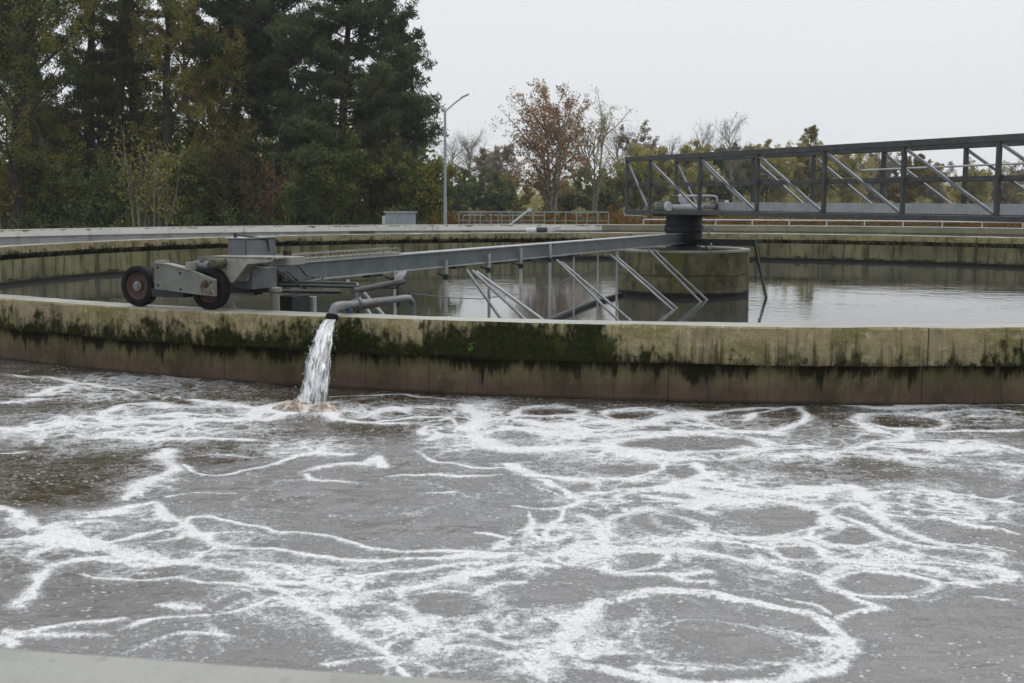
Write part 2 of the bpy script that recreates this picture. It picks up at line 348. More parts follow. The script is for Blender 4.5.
M = dict(
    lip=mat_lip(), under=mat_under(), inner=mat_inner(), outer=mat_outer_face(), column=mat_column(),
    coping=mat_coping('wall_top_concrete', (.30, .295, .245), (.42, .41, .36)),
    ledge=mat_coping('pale_wall_top_concrete', (.295, .292, .262), (.375, .37, .335), .65),
    rim=mat_coping('rim_concrete', (.24, .24, .20), (.33, .33, .28)),
    aer=mat_water_aeration(), still=mat_water_inner(), jet=mat_jet(), froth=mat_froth(),
    galv=mat_metal('galvanised_beam_steel', (.105, .122, .13), (.165, .185, .19), .45, .25),
    galvl=mat_metal('light_galvanised_steel', (.36, .365, .37), (.50, .51, .52), .4, .3),
    flange=mat_metal('sky_lit_flange_steel', (.36, .38, .39), (.46, .48, .48), .35, .4),  # beam steel made paler: sky light on the edges is put into the colour
    truss=mat_metal('dark_weathered_truss_steel', (.048, .048, .047), (.085, .085, .082), .6, .1, .10),
    trussl=mat_metal('grey_diagonal_steel', (.12, .13, .14), (.19, .20, .215), .45, .25),
    plate=mat_metal('pale_toe_board_steel', (.36, .38, .40), (.46, .48, .50), .5, .2),
    frame=mat_metal('weathered_pale_carriage_steel', (.235, .23, .20), (.33, .32, .28), .65, .1, .22),
    gear=mat_metal('greenish_grey_gear_cover', (.135, .142, .128), (.21, .21, .185), .65, .08, .36),
    cab=mat_metal('grey_cabinet_paint', (.125, .137, .15), (.165, .178, .19), .6, .1, .05),
    dark=mat_metal('dark_steel', (.030, .031, .034), (.058, .058, .060), .5, .4),
    drum=mat_metal('blue_black_drum_paint', (.007, .008, .013), (.014, .015, .021), .6, .0),
    rust=mat_metal('rust_red_wheel_disc', (.055, .028, .022), (.085, .045, .034), .75, .0, .4),
    rustd=mat_metal('rusty_dark_steel', (.05, .035, .028), (.085, .055, .04), .7, .2, .3),
    pipe=mat_metal('grey_discharge_pipe_steel', (.14, .145, .15), (.25, .255, .26), .42, .25, .08),
    motor=mat_metal('pale_motor_paint', (.42, .43, .46), (.55, .56, .58), .45, .1),
    olive=mat_metal('olive_motor_paint', (.055, .06, .028), (.085, .09, .04), .6, .1),
    boxf=mat_metal('far_cabinet_sheet', (.34, .37, .42), (.42, .45, .49), .5, .2),
    lamp=mat_metal('lamp_post_steel', (.27, .31, .34), (.34, .38, .40), .45, .3),
    rail=mat_metal('pale_handrail_steel', (.46, .47, .48), (.58, .58, .58), .45, .2),
    railg=mat_metal('greenish_handrail_steel', (.26, .30, .30), (.34, .37, .37), .45, .3),
    blue=mat_metal('blue_valve_paint', (.03, .10, .26), (.05, .15, .33), .5, .1),
    white=mat_metal('white_plastic', (.62, .63, .64), (.72, .73, .74), .5, 0),
    rubber=mat_rubber(), ground=mat_ground(),
    bark=mat_bark('dark_bark', (.030, .025, .019), (.062, .053, .042)),
    barkp=mat_bark('pine_bark', (.045, .030, .021), (.10, .06, .042)),
    barkg=mat_bark('pale_grey_bark', (.15, .14, .115), (.27, .25, .20)),
    pine=mat_leaf('pine_needles', [(.050, .073, .038), (.088, .118, .056), (.14, .175, .082)], .28),
    darkolive=mat_leaf('dark_olive_leaves', [(.060, .080, .026), (.110, .132, .044), (.175, .185, .058), (.28, .26, .06)]),
    brownish=mat_leaf('brown_green_sprays', [(.066, .066, .034), (.102, .098, .046), (.145, .128, .058)]),
    olive_l=mat_leaf('olive_yellow_leaves', [(.12, .132, .044), (.20, .205, .065), (.29, .27, .08), (.40, .33, .09)]),
    rust_l=mat_leaf('rust_red_leaves', [(.21, .118, .068), (.31, .165, .090), (.38, .22, .12), (.40, .29, .15)]),
    green_l=mat_leaf('mid_green_leaves', [(.085, .112, .046), (.14, .17, .068), (.20, .225, .09)]),
    grey_l=mat_leaf('faded_brown_leaves', [(.24, .20, .16), (.33, .27, .21), (.40, .33, .25)]),
    far_l=mat_leaf('mixed_far_foliage', [(.24, .23, .10), (.36, .33, .13), (.43, .35, .15), (.40, .40, .15), (.56, .48, .17)]),
    yellow_l=mat_leaf('yellow_leaves', [(.15, .125, .028), (.23, .18, .035), (.32, .24, .045)]),
    orange_l=mat_leaf('orange_undergrowth', [(.07, .07, .022), (.14, .075, .025), (.25, .11, .035), (.09, .10, .03)]),
    fresh=mat_leaf('fresh_green_leaves', [(.10, .20, .03), (.18, .30, .05)]),
)

# ------------------------------------------------------------------ mesh helpers
class MB:
    def __init__(s): s.v = []; s.f = []; s.k = 0
    def add(s, v, f):
        k = s.k; s.v += [tuple(float(c) for c in p) for p in v]; s.f += [tuple(i+k for i in q) for q in f]; s.k += len(v); return s
    def box(s, c, ax, ay, az):                     # centre and three half-axis vectors
        c, ax, ay, az = (np.array(q, float) for q in (c, ax, ay, az))
        v = [c+i*ax+j*ay+k*az for k in (-1, 1) for j in (-1, 1) for i in (-1, 1)]
        return s.add(v, [(0, 2, 3, 1), (4, 5, 7, 6), (0, 1, 5, 4), (2, 6, 7, 3), (0, 4, 6, 2), (1, 3, 7, 5)])
    def bar(s, p0, p1, w, h, up=(0, 0, 1)):        # square bar, w across, h along up
        p0, p1, up = (np.array(q, float) for q in (p0, p1, up))
        d = p1-p0; L = np.linalg.norm(d); d /= L
        x = np.cross(d, up)
        if np.linalg.norm(x) < 1e-4: x = np.cross(d, (1, 0, 0))
        x /= np.linalg.norm(x); y = np.cross(x, d)
        return s.box((p0+p1)/2, d*L/2, x*w/2, y*h/2)
    def tube(s, pts, rad, n=8, cap=True):
        pts = np.array(pts, float); m = len(pts)
        rad = np.full(m, rad) if np.isscalar(rad) else np.array(rad, float)
        tg = np.gradient(pts, axis=0); tg /= np.linalg.norm(tg, axis=1)[:, None]
        ref = np.array((0, 0, 1.)) if abs(tg[0][2]) < .9 else np.array((1., 0, 0))
        v = []
        for i in range(m):
            x = np.cross(ref, tg[i]); x /= np.linalg.norm(x)+1e-9; y = np.cross(tg[i], x); ref = np.cross(x, -tg[i]) if False else ref
            for k in range(n):
                a = 2*math.pi*k/n
                v.append(pts[i]+rad[i]*(math.cos(a)*x+math.sin(a)*y))
        f = [(i*n+k, i*n+(k+1) % n, (i+1)*n+(k+1) % n, (i+1)*n+k) for i in range(m-1) for k in range(n)]
        if cap: f += [tuple(range(n))[::-1], tuple((m-1)*n+k for k in range(n))]
        return s.add(v, f)
    def lathe(s, c, axis, prof, n=32, closed=False):   # prof = (offset along axis, radius)
        c = np.array(c, float); a = np.array(axis, float); a /= np.linalg.norm(a)
        x = np.cross(a, (0, 0, 1)) if abs(a[2]) < .9 else np.cross(a, (0, 1, 0)); x /= np.linalg.norm(x); y = np.cross(a, x)
        m = len(prof)
        v = [c+a*o+r*(math.cos(2*math.pi*k/n)*x+math.sin(2*math.pi*k/n)*y) for (o, r) in prof for k in range(n)]
        rows = m if closed else m-1
        f = [(i*n+k, i*n+(k+1) % n, ((i+1) % m)*n+(k+1) % n, ((i+1) % m)*n+k) for i in range(rows) for k in range(n)]
        if not closed: f += [tuple(range(n))[::-1], tuple((m-1)*n+k for k in range(n))]
        return s.add(v, f)
    def prism(s, poly, off):                       # polygon pushed along off
        poly = [np.array(p, float) for p in poly]; n = len(poly); off = np.array(off, float)
        v = poly+[p+off for p in poly]
        f = [tuple(range(n))[::-1], tuple(range(n, 2*n))]+[(i, (i+1) % n, n+(i+1) % n, n+i) for i in range(n)]
        return s.add(v, f)
    def build(s, name, mat, parent=None, bevel=0, smooth=False):
        off = world_loc(parent)
        me = bpy.data.meshes.new(name)
        me.from_pydata([(x-off[0], y-off[1], z-off[2]) for x, y, z in s.v], [], s.f); me.update()
        bm_fix(me)
        o = bpy.data.objects.new(name, me); COL.objects.link(o)
        if parent: o.parent = parent
        if mat: me.materials.append(mat)
        if smooth: 
            for p in me.polygons: p.use_smooth = True
            me.set_sharp_from_angle(angle=R_(40))
        if bevel:
            b = o.modifiers.new('edge', 'BEVEL'); b.width = bevel; b.segments = 2; b.limit_method = 'ANGLE'
        return o

def bm_fix(me):
    import bmesh
    b = bmesh.new(); b.from_mesh(me); bmesh.ops.recalc_face_normals(b, faces=b.faces); b.to_mesh(me); b.free()

def world_loc(o):
    p = np.zeros(3)
    while o: p += np.array(o.location); o = o.parent
    return p

def tag(o, label=None, cat=None, group=None, kind=None):
    if label: o['label'] = label
    if cat: o['category'] = cat
    if group: o['group'] = group
    if kind: o['kind'] = kind
    return o

def thing(name, loc, label, cat, group=None):
    o = bpy.data.objects.new(name, None); COL.objects.link(o); o.location = tuple(float(c) for c in loc)
    o.empty_display_size = .3
    return tag(o, label, cat, group)

def fast_mesh(name, verts, quads, mat, parent=None, attrs=None, uv=None, smooth=False):
    me = bpy.data.meshes.new(name)
    nv, nq = len(verts), len(quads)
    me.vertices.add(nv); me.vertices.foreach_set('co', np.asarray(verts, np.float32).ravel())
    me.loops.add(nq*4); me.polygons.add(nq)
    me.loops.foreach_set('vertex_index', np.asarray(quads, np.int32).ravel())
    me.polygons.foreach_set('loop_start', np.arange(0, nq*4, 4, dtype=np.int32))
    me.polygons.foreach_set('loop_total', np.full(nq, 4, np.int32))
    if smooth: me.polygons.foreach_set('use_smooth', np.ones(nq, bool))
    me.update(calc_edges=True); 
    for k, a in (attrs or {}).items():
        at = me.attributes.new(k, 'FLOAT', 'POINT'); at.data.foreach_set('value', np.asarray(a, np.float32))
    if uv is not None:
        l = me.uv_layers.new(name='UVMap'); l.data.foreach_set('uv', np.asarray(uv, np.float32)[np.asarray(quads).ravel()].ravel())
    me.validate()
    if mat: me.materials.append(mat)
    o = bpy.data.objects.new(name, me); COL.objects.link(o)
    if parent: o.parent = parent
    return o

def ring(name, prof, mat, parent=None, n=360, uvr=None, center=(CX, CY), smooth=True):
    """closed profile of (radius, z) swept round the tank; u = arc length, v = z"""
    m = len(prof); off = world_loc(parent)
    th = np.linspace(0, 2*math.pi, n+1)+math.pi      # seam on the far side
    V = np.zeros((m+1, n+1, 3)); UV = np.zeros((m+1, n+1, 2))
    for i in range(m+1):
        r, z = prof[i % m]
        V[i, :, 0] = center[0]+np.sin(th)*r-off[0]; V[i, :, 1] = center[1]-np.cos(th)*r-off[1]; V[i, :, 2] = z-off[2]
        UV[i, :, 0] = (th-2*math.pi)*(uvr or r); UV[i, :, 1] = z
    idx = np.arange((m+1)*(n+1)).reshape(m+1, n+1)
    q = np.stack([idx[:-1, :-1], idx[:-1, 1:], idx[1:, 1:], idx[1:, :-1]], -1).reshape(-1, 4)
    o = fast_mesh(name, V.reshape(-1, 3), q, mat, parent, uv=UV.reshape(-1, 2), smooth=smooth)
    o.data.set_sharp_from_angle(angle=R_(25))
    return o

# ------------------------------------------------------------------ value noise (numpy)
def vnoise(x, y, seed=0):
    xi = np.floor(x).astype(np.int64); yi = np.floor(y).astype(np.int64)
    fx = x-xi; fy = y-yi; fx = fx*fx*(3-2*fx); fy = fy*fy*(3-2*fy)
    def h(a, b):
        n = (a*374761393+b*668265263+seed*982451653) & 0xffffffff
        n = ((n ^ (n >> 13))*1274126177) & 0xffffffff
        return ((n ^ (n >> 16)) & 0xffff)/65535.0
    return (h(xi, yi)*(1-fx)+h(xi+1, yi)*fx)*(1-fy)+(h(xi, yi+1)*(1-fx)+h(xi+1, yi+1)*fx)*fy
def fbm(x, y, seed=0, oct=3):
    s = 0; a = .5; n = 0
    for k in range(oct): s = s+a*vnoise(x*2**k, y*2**k, seed+k*17); n += a; a *= .5
    return s/n

# ------------------------------------------------------------------ camera
PITCH, ROLL, F_PX = 0.112217, -0.0019678, 1264.0
cam = bpy.data.cameras.new('camera'); cam_o = bpy.data.objects.new('camera', cam); COL.objects.link(cam_o)
cam.sensor_width = 36; cam.lens = F_PX/1024*36; cam.clip_start = .05; cam.clip_end = 3000
cam_o.location = (0, 0, EYE)
cam_o.rotation_mode = 'QUATERNION'
cam_o.rotation_quaternion = (Matrix.Rotation(math.pi/2-PITCH, 4, 'X') @ Matrix.Rotation(-ROLL, 4, 'Z')).to_quaternion()
cam.dof.use_dof = True; cam.dof.focus_distance = 14.0; cam.dof.aperture_fstop = 5.0
scn.camera = cam_o

def at_z(px, py, z=0.0):              # point of a level surface seen at a pixel (used to read the foam lines off the photo)
    u, v = (px-512)/F_PX, (py-341.5)/F_PX
    Z = math.cos(PITCH)-v*math.sin(PITCH); D = math.sin(PITCH)+v*math.cos(PITCH)
    k = (EYE-z)/D
    return u*k, Z*k

# ------------------------------------------------------------------ world and sun
w = bpy.data.worlds.new('World'); scn.world = w; w.use_nodes = True
t = NT(w.node_tree)
sky = t.n('ShaderNodeTexSky', sky_type='NISHITA'); sky.sun_disc = False
SUN_EL, SUN_ROT = R_(58), R_(40)
sky.sun_elevation = SUN_EL; sky.sun_rotation = SUN_ROT; sky.air_density = 1.5; sky.dust_density = 5.0
b1 = t.n('ShaderNodeBackground', {'Color': sky.outputs[0], 'Strength': .08}).outputs[0]
gen = t.n('ShaderNodeTexCoord').outputs['Generated']
zz = t.n('ShaderNodeSeparateXYZ', {0: gen}).outputs[2]
cl = t.noise(t.scale(gen, (1, 1, 3)), 1.6, 4, .5)
deck = t.ramp(zz, [(0, (.845, .88, .91)), (.12, (.87, .905, .94)), (.5, (1.0, 1.04, 1.09)), (1, (1.09, 1.13, 1.18))])
deck = t.mix(t.math('MULTIPLY', t.step(cl, .3, .7), .10), deck, (.70, .72, .75))
b2 = t.n('ShaderNodeBackground', {'Color': deck, 'Strength': 1.0}).outputs[0]
o = t.n('ShaderNodeOutputWorld')
w.node_tree.links.new(t.n('ShaderNodeMixShader', {0: .93, 1: b1, 2: b2}).outputs[0], o.inputs['Surface'])

sun = bpy.data.lights.new('sun', 'SUN'); sun.energy = .7; sun.angle = R_(25); sun.color = (1, .97, .93)
so = bpy.data.objects.new('sun', sun); COL.objects.link(so)
d = Vector((math.sin(SUN_ROT)*math.cos(SUN_EL), math.cos(SUN_ROT)*math.cos(SUN_EL), math.sin(SUN_EL)))
so.rotation_euler = d.to_track_quat('Z', 'Y').to_euler(); so.location = (0, 0, 40)

vs = scn.view_settings
vs.view_transform = 'Standard'; vs.look = 'None'; vs.gamma = 1; vs.exposure = 0; vs.use_curve_mapping = False
cy = scn.cycles
cy.max_bounces = 6; cy.diffuse_bounces = 3; cy.glossy_bounces = 3; cy.transmission_bounces = 2; cy.transparent_max_bounces = 12
cy.use_denoising = True; cy.use_adaptive_sampling = True; cy.adaptive_threshold = .02; cy.caustics_reflective = False; cy.caustics_refractive = False

# ------------------------------------------------------------------ ground
def annulus(name, radii, n, z, mat, zfun=None):
    th = np.linspace(0, 2*math.pi, n, endpoint=False); m = len(radii)
    rr, tt = np.meshgrid(radii, th, indexing='ij')
    V = np.stack([CX+np.sin(tt)*rr, CY-np.cos(tt)*rr, np.full_like(rr, z)], -1)
    if zfun is not None: V[..., 2] += zfun(V[..., 0], V[..., 1], rr)
    idx = np.arange(m*n).reshape(m, n); nx = np.roll(idx, -1, 1)
    q = np.stack([idx[:-1], nx[:-1], nx[1:], idx[1:]], -1).reshape(-1, 4)
    return fast_mesh(name, V.reshape(-1, 3), q, mat, smooth=True)

gr = annulus('ground', [27.05, 27.5, 28.5, 30, 32, 35, 40, 48, 60, 75, 95, 120, 160, 220, 300, 430], 240, Z_GND, M['ground'],
             lambda x, y, r: (fbm(x*.12, y*.12, 5)-.5)*.25*np.clip((r-27.5)/6, 0, 1))
tag(gr, 'grassy ground around the round basins', 'ground', kind='structure')

# ------------------------------------------------------------------ aeration basin water with foam
STR = [  # foam lines read off the photo: (width, points)
 (11, 0,612, 12,604, 25,594, 45,580, 62,565, 85,560, 110,557), (6, 0,634, 60,636, 95,636), (4, 0,630, 25,632, 50,628, 85,622, 115,618),
 (9, 0,634, 6,642), (4, 115,628, 150,622, 200,619, 256,616, 275,608, 290,600), (3, 130,654, 160,645, 190,640, 215,640, 235,643),
 (3, 90,575, 130,581, 170,580, 200,583, 225,585, 250,592), (3, 150,605, 180,606, 205,608), (11, 15,520, 40,528, 65,535, 95,538, 120,545, 130,557),
 (7, 0,540, 40,538, 80,540, 100,548), (9, 0,510, 20,515, 40,525), (8, 95,518, 110,512, 140,508, 160,520, 175,525, 200,535, 225,545, 256,550),
 (5, 130,557, 160,558, 200,556, 230,545), (4, 115,538, 150,534, 180,530, 195,520, 230,522, 256,527, 285,535, 320,537, 345,541, 370,547, 400,551, 440,553, 475,554, 512,553),
 (6, 110,560, 150,565, 190,562, 225,570, 256,573), (6, 256,550, 285,552, 310,558, 340,560, 380,563, 420,562, 450,560, 512,553),
 (4, 256,565, 280,567, 300,573), (5, 256,580, 285,586, 305,583, 340,581, 380,577, 420,573, 470,566),
 (9, 256,573, 270,590, 290,600, 310,610, 330,622, 345,634, 365,643, 385,655, 400,665, 425,676), (5, 290,583, 320,587, 345,595, 365,597, 400,594, 440,584, 480,572, 512,565),
 (6, 340,610, 350,600, 365,590), (5, 420,625, 440,612, 460,603, 475,592, 490,585, 512,583), (8, 330,660, 370,655, 400,660),
 (4, 256,470, 275,465, 290,459, 315,456, 345,456), (6, 300,473, 330,467, 360,464, 372,458, 380,466), (4, 305,475, 320,480, 345,480, 370,487, 385,489, 408,489),
 (3, 395,475, 430,475, 470,477, 512,474), (3, 420,452, 435,460, 460,465, 490,469, 512,468), (7, 460,405, 480,420, 475,430, 490,445, 512,450),
 (5, 430,440, 460,436, 480,440), (5, 256,420, 290,415, 320,412, 340,418, 370,423, 400,424), (4, 384,410, 410,411), (3, 375,422, 420,418, 460,418),
 (2, 330,397, 400,396, 450,400), (3, 420,495, 450,493), (3, 468,533, 490,535, 500,540, 490,548), (4, 35,396, 60,390, 80,385, 100,388, 130,392), (6, 108,415, 120,408, 145,405, 170,407),
 (6, 108,418, 130,425, 170,422, 200,422, 235,420, 256,412), (5, 190,400, 220,405, 256,408), (5, 0,430, 40,430, 80,425, 120,425), (5, 100,440, 180,440, 256,440),
 (3, 0,376, 50,378, 85,384), (3, 0,455, 30,452), (7, 165,450, 170,460, 175,470, 150,480, 130,490, 110,505), (4, 185,465, 195,475, 215,477, 256,470), (3, 150,502, 180,496, 225,495),
 (7, 512,420, 560,427, 600,430, 640,425, 660,420, 690,415, 720,412, 768,408), (4, 512,424, 516,415, 524,410, 545,407), (3, 580,424, 610,422, 640,418, 664,412), (3, 664,412, 650,409, 640,407, 620,409, 600,412),
 (3, 540,418, 570,417, 590,420), (4, 700,413, 715,425, 725,430), (4, 745,420, 768,411, 800,406), (8, 512,427, 560,432, 640,436, 700,432, 768,432), (8, 512,450, 560,450, 610,447, 640,455, 680,460, 735,460, 768,447),
 (9, 512,465, 545,475, 580,480, 630,478), (6, 695,465, 700,475, 690,480), (6, 650,474, 660,463), (11, 630,490, 700,485, 768,490), (5, 545,480, 560,495, 570,500, 585,497),
 (5, 512,505, 545,508, 565,505, 590,495, 620,490), (4, 525,510, 530,520, 525,530, 535,538, 545,540, 570,535), (3, 550,510, 545,530, 542,540), (9, 575,515, 590,520, 605,533, 615,545, 620,560),
 (6, 620,510, 630,523, 645,533, 670,539, 700,543, 740,547, 768,550), (4, 700,505, 720,512, 733,520, 727,527, 732,535, 740,540, 768,543), (8, 735,503, 770,500, 810,506, 818,520, 805,528, 790,533, 768,540),
 (5, 620,545, 660,550, 700,555, 735,562, 768,565), (5, 610,555, 625,570, 650,574, 675,574, 700,570), (2, 675,574, 690,580, 715,582), (8, 640,496, 700,500, 735,503),
 (7, 585,600, 610,605, 635,598, 660,592, 690,591, 730,593, 768,600, 810,610, 838,622, 848,635, 845,648, 830,660, 800,673, 770,683), (13, 610,605, 590,614, 578,630, 572,645, 590,655, 615,650, 630,658, 645,670, 660,683),
 (5, 575,645, 585,660, 600,670), (7, 655,610, 650,620, 665,630, 680,640, 700,650, 720,658, 745,663, 790,670), (5, 650,620, 635,633, 625,640), (8, 768,622, 790,633, 810,640, 830,645, 818,660),
 (6, 640,665, 680,672, 740,672, 768,668), (7, 818,520, 835,515, 850,520, 880,530, 910,540, 950,545, 1000,555), (6, 820,510, 850,505, 880,515), (3, 930,517, 960,522, 1000,530, 1024,535),
 (9, 768,545, 790,543, 815,550, 830,560, 860,562, 900,565, 935,572), (8, 768,565, 810,575, 840,585, 860,595, 880,605, 885,610, 850,617), (5, 850,560, 855,575, 870,585, 890,592, 920,592, 940,583, 975,588),
 (6, 910,560, 960,563, 990,570, 980,580, 940,583), (4, 795,595, 820,605, 848,619), (4, 990,545, 1024,552), (2, 980,600, 1010,602), (5, 768,430, 790,425, 805,417, 800,408), (6, 768,457, 820,455, 860,450, 900,440, 930,425),
 (4, 850,420, 880,430, 900,436), (3, 900,420, 950,412, 980,410, 1024,413), (8, 900,445, 950,447, 1000,445, 1030,450), (4, 930,432, 1030,430), (9, 768,490, 810,490, 850,485, 870,500, 880,515, 910,528, 960,545),
 (4, 920,490, 960,492, 1010,500), (3, 1000,460, 1030,467), (4, 840,403, 900,408, 960,402), (5, 780,445, 830,447), (6, 0,404, 40,400), (3, 900,405, 1024,404),
]
BLOB = [(430, 640, 60, 22, .30), (470, 560, 55, 12, .35), (370, 463, 14, 7, .6), (487, 430, 26, 30, .55), (290, 449, 42, 8, .35), (545, 560, 48, 16, .42), (530, 620, 28, 14, .45), (535, 662, 40, 18, .30),
        (590, 455, 80, 18, .36), (730, 490, 80, 10, .35), (900, 552, 16, 13, .6), (1000, 562, 25, 15, .3), (808, 492, 50, 9, .35), (560, 440, 50, 10, .3), (100, 530, 45, 16, .3), (300, 620, 60, 22, .22), (600, 635, 22, 25, .3), (930, 437, 60, 10, .25), (60, 430, 70, 14, .2), (820, 555, 30, 14, .3), (200, 415, 60, 12, .25), (400, 575, 70, 16, .2), (480, 600, 40, 20, .2)]
HOLE = [(690, 445, 72, 7), (675, 472, 17, 7), (625, 468, 28, 5), (770, 518, 45, 10), (680, 520, 50, 13), (740, 640, 36, 16), (795, 620, 30, 9), (625, 660, 16, 7), (845, 535, 42, 9), (790, 552, 17, 6),
        (890, 585, 36, 9), (340, 497, 90, 16), (870, 463, 45, 6), (905, 421, 40, 9), (545, 412, 26, 5), (625, 415, 28, 5), (430, 605, 35, 12), (952, 655, 72, 34), (585, 575, 30, 10), (720, 614, 62, 9), (690, 632, 18, 9), (600, 580, 40, 12), (560, 597, 60, 9)]
BROWN = [(60, 470, 105, 28, 1.5), (225, 453, 45, 10, 1.3), (30, 390, 60, 16, .8), (330, 430, 60, 16, .7), (860, 468, 90, 12, 1.0), (900, 420, 70, 12, .8), (620, 414, 120, 9, .8), (760, 415, 60, 8, .6), (380, 410, 90, 18, .6), (150, 395, 120, 12, .6), (60, 500, 80, 16, .4), (1000, 415, 50, 9, .6), (110, 590, 170, 50, .32), (20, 560, 60, 30, .3), (950, 650, 110, 45, .16), (380, 500, 60, 14, .12)]

ZONE = [(640, 440, 170, 32, .95), (720, 490, 220, 30, .9), (860, 450, 180, 28, .75), (650, 540, 170, 38, .85), (850, 560, 160, 42, .95), (560, 560, 85, 45, .85), (440, 622, 105, 55, .95), (540, 640, 50, 45, .85), (300, 590, 120, 42, .8), (200, 555, 130, 38, .75), (60, 545, 80, 32, .8),
        (130, 430, 170, 24, .85), (300, 450, 110, 16, .7), (470, 435, 60, 38, .95), (715, 640, 140, 42, .8), (100, 390, 140, 16, .8), (350, 410, 130, 10, .7), (900, 500, 140, 28, .75), (950, 415, 90, 12, .75), (150, 640, 160, 32, .5), (600, 412, 120, 9, .7), (150, 480, 40, 26, .7), (400, 500, 140, 26, .35), (1000, 470, 60, 30, .55), (960, 655, 60, 30, .28)]
RINGS = [(710, 640, 137, 48, 10, 1.0), (722, 646, 78, 27, 5, .7), (745, 521, 84, 19, 8, .95), (655, 525, 52, 16, 6, .85), (690, 445, 78, 9, 6, .9), (845, 536, 46, 11, 6, .9), (890, 586, 50, 12, 6, .9), (620, 610, 34, 12, 5, .6), (545, 412, 34, 6, 4, .8), (636, 416, 34, 6, 4, .8), (905, 421, 44, 9, 4, .7), (345, 497, 110, 20, 3, .45), (795, 555, 26, 8, 5, .85), (590, 660, 22, 9, 4, .6), (440, 606, 44, 13, 5, .7), (640, 560, 40, 9, 5, .8), (960, 552, 40, 9, 5, .8)]
def worley(x, y, seed, w):
    xi = np.floor(x).astype(np.int64); yi = np.floor(y).astype(np.int64)
    d1 = np.full(x.shape, 9.); d2 = np.full(x.shape, 9.)
    for i in (-1, 0, 1):
        for j in (-1, 0, 1):
            a = xi+i; b = yi+j
            n = ((a*374761393+b*668265263+seed*982451653) & 0xffffffff); n = ((n ^ (n >> 13))*1274126177) & 0xffffffff
            px = a+((n ^ (n >> 16)) & 0xffff)/65535.; py = b+((n >> 8) & 0xffff)/65535.
            d = np.hypot(px-x, py-y); d2 = np.minimum(d2, np.maximum(d, d1)); d1 = np.minimum(d1, d)
    return np.exp(-((d2-d1)/w)**2)

def water_grid():
    th_f = np.arange(-.40, .46, .00085)+TH0
    th_c = np.linspace(th_f[-1], th_f[0]+2*math.pi, 260)[1:-1]
    th = np.concatenate([th_f, th_c]); nf = len(th_f)
    r = np.concatenate([np.linspace(16.98, 17.3, 8)[:-1], np.arange(17.3, 26.0, .0135), np.linspace(26.0, 26.63, 20)])
    rr, tt = np.meshgrid(r, th, indexing='ij')
    X = CX+np.sin(tt)*rr; Y = CY-np.cos(tt)*rr
    n = len(th)
    idx = np.arange(rr.size).reshape(rr.shape); nx = np.roll(idx, -1, 1)
    q = np.stack([idx[:-1], nx[:-1], nx[1:], idx[1:]], -1).reshape(-1, 4)
    return X, Y, q, nf

def smooth_line(P, k=3):
    if len(P) < 3: return P
    E = np.vstack([2*P[0]-P[1], P, 2*P[-1]-P[-2]]); out = []
    for i in range(1, len(E)-2):
        for j in range(k):
            u = j/k; a, b, c, d = E[i-1:i+3]
            out.append(.5*(2*b+(c-a)*u+(2*a-5*b+4*c-d)*u*u+(3*b-a-3*c+d)*u**3))
    return np.array(out+[P[-1]])

